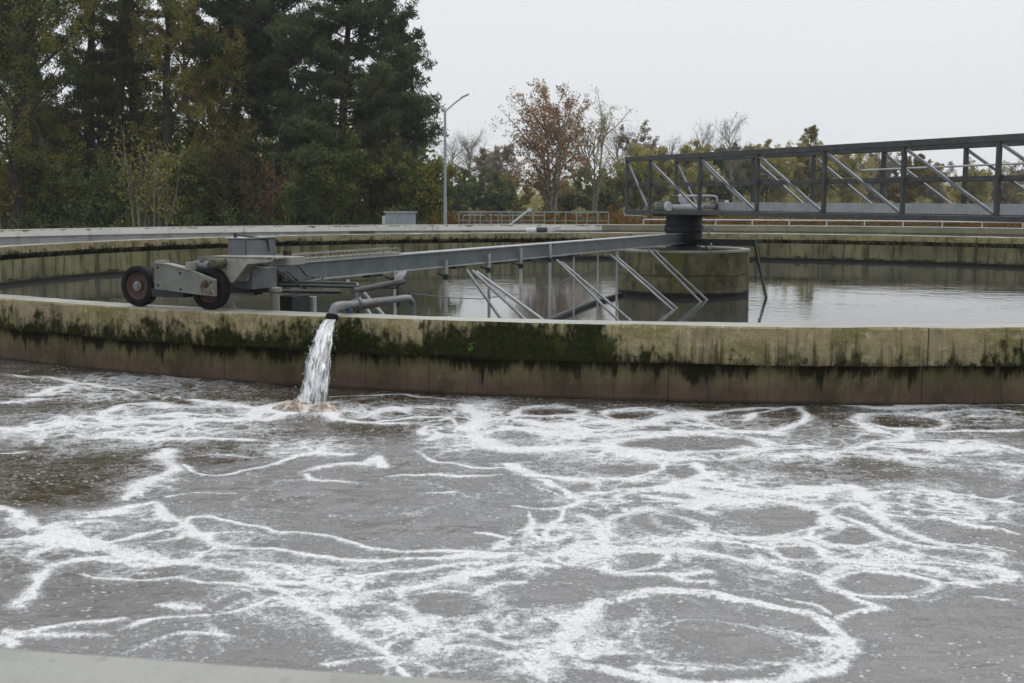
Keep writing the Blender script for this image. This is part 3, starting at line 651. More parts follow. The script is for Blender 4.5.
def foam_field(X, Y):
    shp = X.shape; x = X.ravel(); y = Y.ravel()
    wx = x+(fbm(x*1.7, y*1.7, 3)-.5)*.26+(fbm(x*7, y*7, 9)-.5)*.05
    wy = y+(fbm(x*1.7+40, y*1.7, 4)-.5)*.26+(fbm(x*7+40, y*7, 10)-.5)*.05
    F = np.zeros(len(x), np.float32)
    front = (y < 20) & (np.abs(x) < 12)
    I = np.nonzero(front)[0]; xs, ys = wx[I], wy[I]; Ff = np.zeros(len(I))
    wid_mod = .12+1.45*fbm(xs*1.9, ys*1.9, 21)
    smod = fbm(xs*3.2, ys*3.2, 23)
    for s in STR:
        boost = .35 if s[1] in (585, 610, 818, 735) else 0.0      # the clear rings
        wpx = s[0]; P = smooth_line(np.array(s[1:], float).reshape(-1, 2))
        Q = [at_z(*p) for p in P]
        for k in range(len(Q)-1):
            (x0, y0), (x1, y1) = Q[k], Q[k+1]
            ym = (P[k][1]+P[k+1][1])/2
            _, ya = at_z(512, ym-wpx/2); _, yb = at_z(512, ym+wpx/2)
            wm = min(max(.5*abs(ya-yb)*.82, .038), .28)          # half width in metres on the water
            m = np.nonzero((xs > min(x0, x1)-3*wm) & (xs < max(x0, x1)+3*wm) & (ys > min(y0, y1)-3*wm) & (ys < max(y0, y1)+3*wm))[0]
            if not len(m): continue
            dx, dy = x1-x0, y1-y0; L2 = dx*dx+dy*dy+1e-9
            tap = .55+.45*min(1, min(k+1, len(Q)-1-k)/2.5)
            tt = np.clip(((xs[m]-x0)*dx+(ys[m]-y0)*dy)/L2, 0, 1)
            dd = np.hypot(xs[m]-x0-tt*dx, ys[m]-y0-tt*dy)/(wm*tap*wid_mod[m])
            Ff[m] = np.maximum(Ff[m], .95*np.clip(.48+boost+1.1*smod[m], 0, 1)*np.exp(-(dd*1.05)**1.5))
    def ell(cx, cy, ax, ay):
        x0, y0 = at_z(cx, cy); xa, _ = at_z(cx+ax, cy); _, yt = at_z(cx, cy-ay); _, yb = at_z(cx, cy+ay)
        A_ = abs(xa-x0); Bs = np.where(ys > y0, abs(yt-y0), abs(yb-y0))
        return ((xs-x0)/A_)**2+((ys-y0)/Bs)**2
    zone = np.full(len(I), .10)
    for cx, cy_, ax, ay, st in ZONE: zone = np.maximum(zone, st*np.exp(-ell(cx, cy_, ax, ay)**1.3))
    kx = xs+(fbm(x[I]*3.1, y[I]*3.1, 95, 3)-.5)*.22; ky = ys+(fbm(x[I]*3.1+7, y[I]*3.1, 96, 3)-.5)*.22
    net = .75*worley(kx*3.0, ky*3.3, 8, .06+.26*fbm(xs*2, ys*2, 45)**1.6)
    rl = np.random.default_rng(17); loops = []
    for cx, cy_, ax, ay in HOLE:
        if cy_ < 600 or ax < 40: loops.append((*at_z(cx, cy_), abs(at_z(cx+ax, cy_)[0]-at_z(cx, cy_)[0])*1.12, abs(at_z(cx, cy_-ay)[1]-at_z(cx, cy_+ay)[1])*.56, 1.0))
    for cx, cy_, ax, ay, st in ZONE:
        for k in range(int(5+st*9)):
            qx_, qy_ = cx+rl.normal(0, .6)*ax, min(676, cy_+rl.normal(0, .6)*ay)
            if qy_ < 408: continue
            r_ = rl.uniform(.10, .46)*(1 if qy_ > 470 else 1.25); loops.append((*at_z(qx_, qy_), r_*rl.uniform(.9, 1.4), r_, rl.uniform(.6, 1.0)))
    wbr = fbm(xs*2.2, ys*2.2, 97)
    for lx, ly, la, lb, st in loops:
        m = np.nonzero((np.abs(kx-lx) < la*1.35) & (np.abs(ky-ly) < lb*1.35))[0]
        if not len(m): continue
        rr_ = np.hypot((kx[m]-lx)/la, (ky[m]-ly)/lb); ww = (.024+.10*wbr[m]**1.6)/min(la, lb)
        net[m] = np.maximum(net[m]*(1-.55*np.exp(-(rr_/.85)**6)), st*np.exp(-((rr_-1)/ww)**2)*np.clip(wbr[m]*3.2-.55, 0, 1))
    qx = xs+(fbm(xs*1.1, ys*1.1, 91)-.5)*1.2; qy = ys+(fbm(xs*1.1+9, ys*1.1, 92)-.5)*1.2
    rd = np.exp(-((fbm(qx*1.3, qy*1.5, 93, 3)-.5)/.040)**2)
    net = np.maximum(net, rd*.9)
    zz_ = np.clip(zone*(.25+1.4*fbm(xs*1.0, ys*1.0, 46)), 0, 1)
    net = net*np.clip(zz_*1.55, 0, 1)
    Ff = 1-(1-np.clip(Ff, 0, 1))*(1-.88*net)
    veil = np.clip(zone*1.25, 0, 1)*np.clip(.10+.75*fbm(kx*1.5, ky*1.8, 98, 4), 0, 1)*(.62+.76*fbm(kx*6, ky*6.5, 99, 3))
    veil = veil*(.42+.85*worley(kx*5.2, ky*6.2, 12, .40))
    Ff = np.maximum(Ff, veil)
    for cx, cy_, ax, ay, st in BLOB: Ff = Ff+.55*st*np.exp(-ell(cx, cy_, ax, ay)**1.5)*(1-.5*Ff)
    for cx, cy_, ax, ay in HOLE: Ff = Ff*(1-.70*np.exp(-ell(cx, cy_, ax*.92, ay*.92)**3))
    for cx, cy_, ax, ay, wpx, st in RINGS:                      # the round eddies
        x0, y0 = at_z(cx, cy_); la = at_z(cx+ax, cy_)[0]-x0; yt = at_z(cx, cy_-ay)[1]-y0; yb = y0-at_z(cx, min(cy_+ay, 720))[1]
        jx_ = (fbm(xs*1.8, ys*1.8, 101)-.5)*.10; jy_ = (fbm(xs*1.8+5, ys*1.8, 102)-.5)*.10
        lb = np.where(ys > y0, yt, yb); rr_ = np.hypot((xs-x0+jx_)/la, (ys-y0+jy_)/lb)
        wm = (at_z(cx, cy_-wpx/2)[1]-at_z(cx, cy_+wpx/2)[1])*.36; ww = wm*(.45+1.3*fbm(xs*2.4, ys*2.4, 103))/np.minimum(la, lb)
        Ff = np.maximum(Ff*(1-.35*np.exp(-(rr_/.80)**8)), st*np.clip(.45+1.2*fbm(xs*2.8, ys*2.8, 104), 0, 1)*np.exp(-np.abs((rr_-1)/ww)**1.7))
    G = .92-.50*np.clip((ys-9.2)/2.2, 0, 1)*(1-.5*np.clip(Ff*1.5, 0, 1))
    for cx, cy_, ax, ay, st in BROWN: G = G-st*np.exp(-ell(cx, cy_, ax, ay)**1.2)
    gen_n = fbm(x*.8, y*.8, 31); rid = 1-np.abs(fbm(wx*1.2, wy*1.2, 33)-.5)*9
    F[:] = np.clip(rid, 0, 1)*.75*np.clip(gen_n*2-.4, 0, 1)      # loose random net elsewhere
    GG = np.full(len(x), .7)
    edge = np.clip((np.abs(x[I])-1.02*(.405*y[I]+.1))/.5, 0, 1)   # outside the traced area the random net takes over
    F[I] = np.clip(Ff, 0, 1.1)*(1-edge)+F[I]*edge
    F[I] += .10*(1-edge)*np.clip(rid[I], 0, 1)
    GG[I] = np.clip(G, 0, 1)*(1-edge)+.7*edge
    return F.reshape(shp), GG.reshape(shp)

X, Y, quads, nf = water_grid()
Fo, Fi = foam_field(X, Y)
jx, jy = -1.87, 11.72                                              # where the jet lands
dj = np.hypot(X-jx, Y-jy)
Zw = (fbm(X*2.2, Y*2.2, 51, 3)-.5)*.030+(fbm(X*6.5, Y*5.5, 52, 2)-.5)*.018+np.clip(Fo, 0, 1)*.006
Zw += .03*np.exp(-(dj/.55)**2)*np.cos(dj*16)
Fo = Fo+.8*np.exp(-(np.hypot(X-jx+.15, (Y-jy+.1)*1.4)/.42)**2)
water = fast_mesh('water', np.stack([X, Y, Zw], -1).reshape(-1, 3), quads, M['aer'], attrs={'foam': Fo.ravel(), 'film': Fi.ravel()}, smooth=True)
tag(water, 'brown foaming water of the ring shaped aeration basin', 'water', kind='structure')

still = annulus('water', list(np.linspace(.3, 16.55, 24)), 180, Z_IN, M['still'])
tag(still, 'dark still water inside the round settling tank', 'water', kind='structure')

# ------------------------------------------------------------------ round tank wall
tw = thing('tank_wall', (CX, CY, 0), 'mossy round concrete wall of the inner settling tank', 'concrete wall')
ri = R_WALL-T_WALL
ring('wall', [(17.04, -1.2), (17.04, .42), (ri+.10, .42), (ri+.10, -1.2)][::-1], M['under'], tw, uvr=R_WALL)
ring('inner_lining', [(ri+.098, -1.1), (ri+.098, .418), (ri+.05, .418), (ri+.05, -1.1)][::-1], M['inner'], tw, uvr=R_WALL)
def lip_ring():
    """coping beam with uneven edges"""
    n = 1500; prof = [(ri, .56), (ri, Z_TOP-.012), (ri+.012, Z_TOP), (R_WALL-.016, Z_TOP), (R_WALL, Z_TOP-.018), (R_WALL, .60), (R_WALL+.002, .42), (R_WALL-.012, .393), (17.02, .393), (ri+.12, .56)]
    m = len(prof); th = np.linspace(0, 2*math.pi, n+1)+math.pi
    V = np.zeros((m+1, n+1, 3)); UV = np.zeros((m+1, n+1, 2))
    for i in range(m+1):
        r, z = prof[i % m]
        ju = (fbm(th*R_WALL*2.5, np.full_like(th, i*3.3), 71, 5)-.5)*.034; jz = (fbm(th*R_WALL*1.7, np.full_like(th, i*2.3+9), 72, 5)-.5)*.020
        V[i, :, 0] = np.sin(th)*(r+ju); V[i, :, 1] = -np.cos(th)*(r+ju); V[i, :, 2] = z+jz
        UV[i, :, 0] = (th-2*math.pi)*R_WALL; UV[i, :, 1] = z
    idx = np.arange((m+1)*(n+1)).reshape(m+1, n+1)
    q = np.stack([idx[:-1, :-1], idx[1:, :-1], idx[1:, 1:], idx[:-1, 1:]], -1).reshape(-1, 4)
    o = fast_mesh('coping', V.reshape(-1, 3), q, M['lip'], tw, uv=UV.reshape(-1, 2), smooth=True)
    o.data.materials.append(M['coping'])
    mi = np.zeros(len(q), np.int32); mi[2*n:3*n] = 1; mi[1*n:2*n] = 1
    o.data.polygons.foreach_set('material_index', mi); o.data.set_sharp_from_angle(angle=R_(35))
    return o
lip_ring()
# overflow channel along the inside of the wall
ring('overflow_ledge', [(16.50, -.9), (16.50, -.085), (16.62, -.085), (16.62, -.14), (ri+.06, -.14), (ri+.06, -.9)], M['column'], tw, uvr=16)

# outer wall of the aeration basin: the camera looks over it, its far side closes the view
ow = thing('outer_wall', (CX, CY, 0), 'pale weathered outer concrete wall ringing the foaming basin', 'concrete wall')
ring('wall', [(R_OUT+.09, -1.2), (R_OUT+.09, .64), (27.02, .64), (27.02, -1.2)], M['outer'], ow, n=480, uvr=R_OUT)
def wall_top():
    n = 1440; prof = [(R_OUT, .61), (R_OUT-.002, Z_OUT-.022), (R_OUT+.022, Z_OUT), (27.02, Z_OUT), (27.06, Z_OUT-.02), (27.06, .62)]
    m = len(prof); th = np.linspace(0, 2*math.pi, n+1)+math.pi; V = np.zeros((m+1, n+1, 3)); UV = np.zeros((m+1, n+1, 2))
    for i in range(m+1):
        r, z = prof[i % m]; j = (fbm(th*26*3, np.full_like(th, i*5.1), 81)-.5)*.014
        V[i, :, 0] = np.sin(th)*(r+j); V[i, :, 1] = -np.cos(th)*(r+j); V[i, :, 2] = z; UV[i, :, 0] = (th-2*math.pi)*R_OUT; UV[i, :, 1] = z
    idx = np.arange((m+1)*(n+1)).reshape(m+1, n+1)
    q = np.stack([idx[:-1, :-1], idx[1:, :-1], idx[1:, 1:], idx[:-1, 1:]], -1).reshape(-1, 4)
    o = fast_mesh('coping', V.reshape(-1, 3), q, M['ledge'], ow, uv=UV.reshape(-1, 2), smooth=True)
    o.data.materials.append(M['outer'])
    mi = np.zeros(len(q), np.int32); mi[0:n] = 1
    o.data.polygons.foreach_set('material_index', mi); o.data.set_sharp_from_angle(angle=R_(35))
wall_top()

# ------------------------------------------------------------------ centre column
RC = 1.487; ZC = .85
col_t = thing('centre_column', (CX, CY, Z_IN), 'squat round concrete column standing in the middle of the tank', 'concrete column')
ring('shaft', [(RC, -1.2), (RC, ZC-.05), (RC-.26, ZC-.05), (RC-.26, -1.2)], M['column'], col_t, n=96, uvr=RC)
ring('rim', [(RC+.012, ZC-.052), (RC+.012, ZC-.008), (RC-.01, ZC), (RC-.16, ZC), (RC-.18, ZC-.02), (RC-.18, ZC-.052)], M['rim'], col_t, n=96, uvr=RC)
MB().lathe((CX, CY, ZC-.30), (0, 0, 1), [(-.02, RC-.262), (0, RC-.262)], 64).build('inner_floor', M['dark'], col_t)

# ------------------------------------------------------------------ drive unit on the column
du = thing('drive_unit', (CX, CY, ZC), 'dark slewing drum with pale motors on the centre column', 'drive unit')
MB().lathe((CX, CY, 0), (0, 0, 1), [(.90, .30), (1.06, .36), (1.06, .415), (1.22, .42), (1.24, .45), (1.36, .45), (1.38, .415), (1.58, .41), (1.60, .37)], 40).build('drum', M['drum'], du, smooth=True)
MB().lathe((CX, CY, 0), (0, 0, 1), [(.80, .40), (.90, .40)], 32).build('base_flange', M['dark'], du)
def motor(c, ax, L, r, cap_mat, body):
    c = np.array(c); ax = np.array(ax, float); ax /= np.linalg.norm(ax)
    b = MB(); b.lathe(c, ax, [(-L/2, r*.55), (-L/2+.01, r*.92), (-L/2+.05, r), (L/2-.06, r), (L/2-.05, r*.94)], 24)
    for k in range(14):
        a = 2*math.pi*k/14; x = np.cross(ax, (0, 0, 1)); x /= np.linalg.norm(x); y = np.cross(ax, x); e = math.cos(a)*x+math.sin(a)*y
        b.box(c+e*r, ax*(L/2-.08), e*.016, np.cross(ax, e)*.004)
    o = b.build('motor', body, du, smooth=True)
    MB().lathe(c, ax, [(L/2-.05, r*.97), (L/2-.01, r*.97), (L/2, r*.85)], 24).build('end_cap', cap_mat, o)
    return o
motor((3.40, 28.72, 1.80), (.62, -.78, 0), .40, .115, M['motor'], M['gear'])
motor((4.72, 28.95, 1.85), (.85, -.5, 0), .42, .095, M['motor'], M['gear'])
MB().box((3.98, 28.95, 1.78), np.array((.36, -.06, 0)), np.array((.03, .20, 0)), np.array((0, 0, .07))).build('gearbox', M['motor'], du, bevel=.05)
MB().box((4.42, 28.95, 1.80), np.array((.20, -.05, 0)), np.array((.02, .13, 0)), np.array((0, 0, .05))).build('gearbox', M['frame'], du, bevel=.03)
MB().lathe((3.70, 29.0, 1.82), (0, 0, 1), [(0, .13), (.12, .13), (.16, .10), (.22, .10), (.24, .05)], 20).build('gear_head', M['olive'], du, smooth=True)
MB().lathe((3.86, 28.95, 1.90), (0, 0, 1), [(0, .10), (.15, .10), (.18, .06)], 20).build('cover', M['motor'], du, smooth=True)
MB().tube([(3.95, 28.8, 2.04), (4.55, 28.8, 2.04), (4.62, 28.8, 2.02), (4.64, 28.8, 1.95), (4.64, 28.8, 1.84)], .028, 10).build('grab_rail', M['motor'], du, smooth=True)
pp = MB().tube([(4.30, 28.75, 1.26), (4.44, 28.66, 1.27), (4.56, 28.60, 1.30)], .03, 10); pp.tube([(4.44, 28.66, 1.27), (4.44, 28.64, 1.19)], .025, 8)
pp.build('grease_fitting', M['white'], du, smooth=True)
MB().tube([(4.16, 28.62, 1.05), (4.28, 28.50, 1.06), (4.36, 28.42, 1.0), (4.34, 28.40, .86)], .025, 8).build('drain_pipe', M['dark'], du, smooth=True)
MB().tube([(4.42, 28.20, 1.0), (4.44, 28.19, .93), (4.40, 28.22, .855)], .022, 8).build('hook', M['motor'], du, smooth=True)

# ------------------------------------------------------------------ rotating scraper
sc = thing('rotating_scraper', (CX, CY, .95), 'long grey scraper beam running from the column to wheels on the wall', 'scraper')
er3, et3, ez3 = np.array([*ER, 0]), np.array([*ET, 0]), np.array([0, 0, 1.])
def abox(b, r0, r1, t0, t1, z0, z1): return b.box(A((r0+r1)/2, (t0+t1)/2, (z0+z1)/2), er3*(r1-r0)/2, et3*(t1-t0)/2, ez3*(z1-z0)/2)
b = abox(MB(), .30, 16.55, -.09, .09, .985, 1.19)
beam = b.build('beam', M['galv'], sc)
f = MB(); abox(f, .30, 16.56, -.125, .125, 1.19, 1.206); abox(f, .30, 16.56, -.125, .125, .968, .985); f.build('flange', M['flange'], beam)
for r in (15.0, 13.5, 11.1, 9.6, 8.4, 6.6):
    abox(MB(), r-.16, r+.16, -.10, .02, .925, .966).build('bracket', M['dark'], sc)
# short counter arm on the other side
e = np.array((1.50, -.66, 0)); e /= np.linalg.norm(e); p = np.array((-e[1], e[0], 0))
P0 = np.array((CX, CY, 0))+e*.30; P1 = np.array((5.46, 28.38, 0))
MB().box((P0+P1)/2+ez3*1.00, (P1-P0)/2, p*.07, ez3*.075).build('short_arm', M['dark'], sc)
MB().tube([P1+ez3*.95+e*-.02, np.array((5.585, 27.62, -.25)), np.array((5.64, 27.3, -.9))], .032, 10).build('short_arm_strut', M['dark'], sc)
# hanging rods
for r, t_, ztop, zc, rad in ((13.13, -.16, 1.00, .86, .022), (11.66, -.15, 1.076, .83, .026), (10.26, -.15, 1.11, .86, .026), (9.09, -.15, 1.16, .87, .026), (7.91, -.15, 1.19, .918, .026), (6.37, .05, .97, None, .016), (5.18, .05, .97, None, .016), (4.54, -.10, .97, None, .020)):
    rod = MB().tube([A(r, t_, ztop), A(r, t_, -.7)], rad, 10).build('hanging_rod', M['galvl'], sc, smooth=True)
    if zc:
        k = MB(); k.box(A(r, t_, zc), er3*.034, et3*.036, ez3*.04); k.bar(A(r, t_, zc), A(r, 0, zc+.05), .02, .02)
        k.build('clamp', M['dark'], rod)
# slanting scraper legs (pairs of pipes)
def leg(r0, t0, z0, r1, t1, rad=.024):
    z1 = Z_IN; a = A(r0, t0, z0); c = A(r1, t1, z1); dd = c-a
    MB().tube([a, a+dd*.5, c+dd*.35], rad, 10).build('scraper_leg', M['galvl'], sc, smooth=True)
for q in ((11.0, -.14, .90, 10.6, -.78), (10.78, -.12, .88, 10.35, -1.2), (10.72, -.16, .86, 10.25, -1.55), (7.47, -.08, .90, 6.97, -1.07), (7.36, -.12, .86, 6.70, -1.18),
          (4.74, -.02, .90, 4.34, -1.19), (4.68, -.12, .86, 3.92, -1.13), (2.60, -.05, .93, 2.22, -1.11), (2.50, -.15, .90, 1.70, -1.08),
          (14.30, -.15, .93, 14.15, -.95), (14.10, -.15, .88, 13.80, -1.05)):
    leg(*q)
leg(16.25, .18, .80, 16.0, -.35)
# skimmer board on the water
MB().tube([A(1.5, .95, -.15), A(4.2, .62, -.15), A(7.5, -.02, -.15), A(14.2, -1.30, -.15)], .055, 10).build('skimmer_board', M['dark'], sc)
MB().tube([A(12.97, -.3, .685), A(11.9, -.3, .55), A(10.86, -.3, .455), A(9.3, -.2, .42)], .008, 6).build('stay_cable', M['trussl'], sc)
MB().tube([A(4.69, .2, .66), A(6.0, .2, .52), A(7.33, .2, .386)], .008, 6).build('stay_cable', M['trussl'], sc)
# cable tray on the beam
ct = MB()
for t_ in (-.11, .06):
    for z in (1.215, 1.295): ct.bar(A(12.95, t_, z), A(15.9, t_, z), .014, .014)
for r in np.arange(12.95, 15.95, .19):
    for t_ in (-.11, .06): ct.bar(A(r, t_, 1.208), A(r, t_, 1.30), .010, .010, er3)
    ct.bar(A(r, -.11, 1.215), A(r, .06, 1.215), .010, .010)
ct.tube([A(16.3, -.02, 1.235), A(14.5, -.03, 1.232), A(12.96, -.02, 1.23), A(12.7, 0, 1.21)], .018, 6)
ct.build('cable_tray', M['frame'], sc)
# control cabinet
cb = abox(MB(), 15.86, 16.46, -.20, .02, 1.21, 1.515).build('control_cabinet', M['cab'], sc, bevel=.008)
abox(MB(), 15.90, 16.42, -.212, -.2, 1.245, 1.49).build('cabinet_door', M['cab'], cb, bevel=.004)
abox(MB(), 15.84, 16.48, -.22, .04, 1.517, 1.527).build('cabinet_roof', M['galvl'], cb)
# carriage frame
b = abox(MB(), 16.35, 16.62, -.95, .02, 1.245, 1.335)
b.build('end_beam', M['frame'], sc, bevel=.008)
gz = [(-.02, 1.34), (-.95, 1.345), (-.90, 1.295), (-.58, 1.262), (-.39, 1.06), (-.32, 1.06), (-.20, 1.20)]
MB().prism([A(16.90, t_, z) for t_, z in gz], -er3*.016).build('gusset_plate', M['frame'], sc)
gz2 = [(-.02, 1.335), (-.50, 1.335), (-.39, 1.06), (-.2, 1.06), (0, 1.2)]
MB().prism([A(16.66, t_, z) for t_, z in gz2], -er3*.014).build('gusset_plate', M['frame'], sc)
abox(MB(), 16.62, 16.90, -.90, -.02, 1.322, 1.336).build('top_plate', M['frame'], sc)
abox(MB(), 16.15, 16.60, -.42, .10, .965, 1.20).build('beam_end_box', M['galv'], sc, bevel=.006)
MB().bar(A(16.2, -.27, 1.25), A(16.2, -.27, .93), .075, .06, er3).build('upright', M['rustd'], sc)
MB().bar(A(16.85, -.12, .865), A(16.28, -.235, .915), .05, .075).build('lower_link', M['frame'], sc)
MB().lathe(A(16.28, -.24, .915), er3, [(-.06, .035), (.07, .035)], 12).build('pivot_pin', M['rustd'], sc)
wp = MB(); wp.lathe(A(16.2, -.42, 0), (0, 0, 1), [(-.4, .075), (.90, .055), (.92, .085), (.96, .085), (.97, .04)], 16); wp.build('guide_post', M['frame'], sc, smooth=True)
# gear plates, wheels
zc = .9915
gp = [(.478, 1.262), (.30, 1.250), (-.02, 1.195), (-.336, 1.105), (-.33, .925), (-.10, .935), (.489, .978)]
pl = MB().prism([A(17.15, t_, z) for t_, z in gp], -er3*.05).build('gear_plate', M['gear'], sc, bevel=.006)
edge_b = MB()
for (a0, b0), (a1, b1) in zip(gp[:3], gp[1:3]): edge_b.bar(A(17.11, a0, b0+.006), A(17.11, a1, b1+.006), .11, .012)
edge_b.build('cover_strip', M['frame'], pl)
MB().lathe(A(17.15, -.219, 1.055), er3, [(0, .045), (.012, .045), (.014, .026), (.04, .026)], 6).build('axle_nut', M['rust'], pl)
for t_, z in ((.43, 1.215), (.43, 1.02), (.12, 1.16), (.12, .985), (-.29, 1.08), (-.29, .96)): MB().lathe(A(17.15, t_, z), er3, [(0, .014), (.013, .014)], 6).build('bolt', M['rustd'], pl)
abox(MB(), 16.80, 16.85, -.30, .95, .93, 1.08).build('rear_plate', M['dark'], sc)
abox(MB(), 16.86, 17.04, .18, .62, .885, .975).build('cross_tie', M['dark'], sc)
abox(MB(), 16.88, 17.02, .12, .62, 1.04, 1.20).build('chain_case', M['dark'], sc)
MB().box(A(17.08, .03, 1.245), er3*.05, et3*.035, ez3*.035).build('grease_box', M['frame'], sc)
MB().box(A(17.07, .43, 1.278), er3*.05, et3*.06, ez3*.012).build('grease_box', M['frame'], sc)
MB().lathe(A(17.0, -.26, 1.27), er3, [(-.18, .05), (-.15, .058), (.03, .058), (.06, .04)], 18).build('gear_motor', M['olive'], sc, smooth=True)
b = MB(); b.lathe(A(16.98, -.02, 1.24), et3, [(-.12, .045), (-.1, .05), (.08, .05), (.1, .03)], 16); b.lathe(A(17.0, -.05, 1.29), (0, 0, 1), [(0, .03), (.05, .03)], 10)
b.build('gear_motor', M['trussl'], sc, smooth=True)
def wheel(t_, front):
    c = A(16.97, t_, zc); rr = .229
    w = MB().lathe(c, er3, [(-.065, .15), (-.068, .205), (-.055, rr-.006), (-.02, rr), (.02, rr), (.055, rr-.006), (.068, .205), (.066, .165), (.045, .15), (-.045, .15)], 48, closed=True).build('wheel', M['rubber'], sc, smooth=True)
    d = MB(); d.lathe(c, er3, [(-.04, .155), (-.03, .158), (.035, .158), (.045, .15), (.038, .135), (.012, .12), (.008, .06), (.03, .058)], 40); d.build('wheel_disc', M['rust'], w, smooth=True)
    h = MB().lathe(c, er3, [(.02, .055), (.05, .052), (.054, .036), (.072, .033), (.075, .015), (.065, .013)], 24).build('hub', M['pipe'] if front else M['rustd'], w, smooth=True)
wheel(.848, True); wheel(-.142, False)
# cables and small fittings at the beam end
rs = random.Random(4)
for k in range(9):
    hb = MB()
    r0 = rs.uniform(15.6, 16.25); z0 = rs.uniform(1.1, 1.33); t0 = -.22-rs.uniform(0, .12)
    hb.tube([A(r0, t0, z0), A(r0-.1, t0-.06, z0-.10), A(r0-rs.uniform(.15, .5), t0+.03, z0-rs.uniform(.12, .3)), A(r0-.5-rs.random()*.4, -.2, 1.0)], .009, 6)
    hb.build('cable', M['dark'], sc, smooth=True)
for k in range(10):
    b = MB(); c = A(rs.uniform(15.75, 16.3), -.2-rs.uniform(0, .14), rs.uniform(1.03, 1.36)); b.box(c, er3*rs.uniform(.015, .045), et3*.03, ez3*rs.uniform(.015, .05)); b.build('fitting', M['rustd'], sc)
b = MB(); b.tube([A(16.5, -.12, 1.54), A(16.5, -.12, 1.56), A(16.25, -.20, 1.53), A(16.05, -.22, 1.50), A(16.02, -.23, 1.36)], .010, 6); b.lathe(A(16.5, -.12, 1.53), (0, 0, 1), [(0, .02), (.05, .02)], 8)
b.build('level_switch', M['dark'], sc)
# long control rods towards the sump pipe
for q in (((16.8, -.20, .967), (15.3, -.70, .864)), ((16.2, -.22, 1.0), (15.0, -.36, .905), (13.5, -.46, .80)), ((16.5, -.15, 1.05), (15.6, -.28, .99), (14.4, -.34, .90))):
    MB().tube([A(*k) for k in q], .022, 8).build('control_rod', M['dark'], sc, smooth=True)
# pump box below the beam
pb = abox(MB(), 15.60, 15.95, -.48, -.28, .62, .85).build('pump_box', M['dark'], sc, bevel=.01)
abox(MB(), 15.50, 15.57, -.51, -.38, .63, .82).build('box_cover', M['galvl'], pb, bevel=.006)
MB().tube([A(15.7, -.4, .62), A(15.7, -.4, -.6)], .05, 12).build('pump_shaft', M['frame'], pb, smooth=True)
# discharge pipe over the wall
dpts = [(-1.19, 15.12, .30), (-1.19, 15.12, .66), (-1.20, 15.10, .735), (-1.225, 15.02, .785), (-1.26, 14.9, .797), (-1.72, 13.22, .857), (-1.765, 13.07, .862)]
pipe = MB().tube(dpts, .041, 18).build('discharge_pipe', M['pipe'], sc, smooth=True)
el = [(-1.752, 13.11, .861), (-1.79, 12.97, .864), (-1.808, 12.915, .858), (-1.822, 12.89, .838), (-1.832, 12.873, .80), (-1.838, 12.86, .765)]
MB().tube(el, [.047, .047, .048, .048, .049, .050], 20, cap=True).build('elbow', M['pipe'], pipe, smooth=True)
b = MB(); dv = np.array(el[-1])-np.array(el[-2]); b.lathe(np.array(el[-1])-dv/np.linalg.norm(dv)*.02, dv, [(0, .058), (.005, .066), (.045, .066), (.05, .056)], 24); b.build('outlet_ring', M['rubber'], pipe, smooth=True)
b = MB(); dv = np.array(dpts[5])-np.array(dpts[4])
for k in (.86,): b.lathe(np.array(dpts[4])+dv*k, dv, [(-.02, .052), (-.018, .064), (.018, .064), (.02, .052)], 20)
b.lathe(np.array(dpts[4])+dv*.86, (0, 0, 1), [(.06, .015), (.12, .015)], 8)
b.build('pipe_clamp', M['galv'], pipe, smooth=True)
MB().tube([(-1.70, 13.50, .98), (-1.58, 13.9, .985), (-1.42, 14.5, .99), (-1.30, 14.95, .985)], .035, 12).build('black_hose', M['dark'], sc, smooth=True)
for q in (((-1.66, 13.55, .99), (-1.66, 13.55, .70)), ((-1.34, 14.8, 1.0), (-1.34, 14.8, .70)), ((-1.70, 13.45, .79), (-1.40, 14.2, .79))):
    MB().bar(*q, .03, .04, (1, 0, 0) if q[0][0] == q[1][0] else (0, 0, 1)).build('pipe_support', M['rustd'], sc)
b = MB(); b.lathe((-1.735, 13.3, .83), (.3, -.9, 0), [(-.05, .03), (-.04, .045), (.04, .045), (.05, .03)], 14); b.build('valve', M['dark'], pipe, smooth=True)
b = MB(); b.bar((-1.735, 13.28, .83), (-1.70, 13.26, .78), .03, .05); b.build('valve_handle', M['blue'], pipe)
for k in range(4):
    b = MB(); c = np.array((-1.36+.02*k, 14.62+.09*k, 1.02)); b.tube([c, c+np.array((.03, 0, .05)), c+np.array((.05, .02, .10))], .012, 6); b.build('hose_clip', M['galvl'], sc)

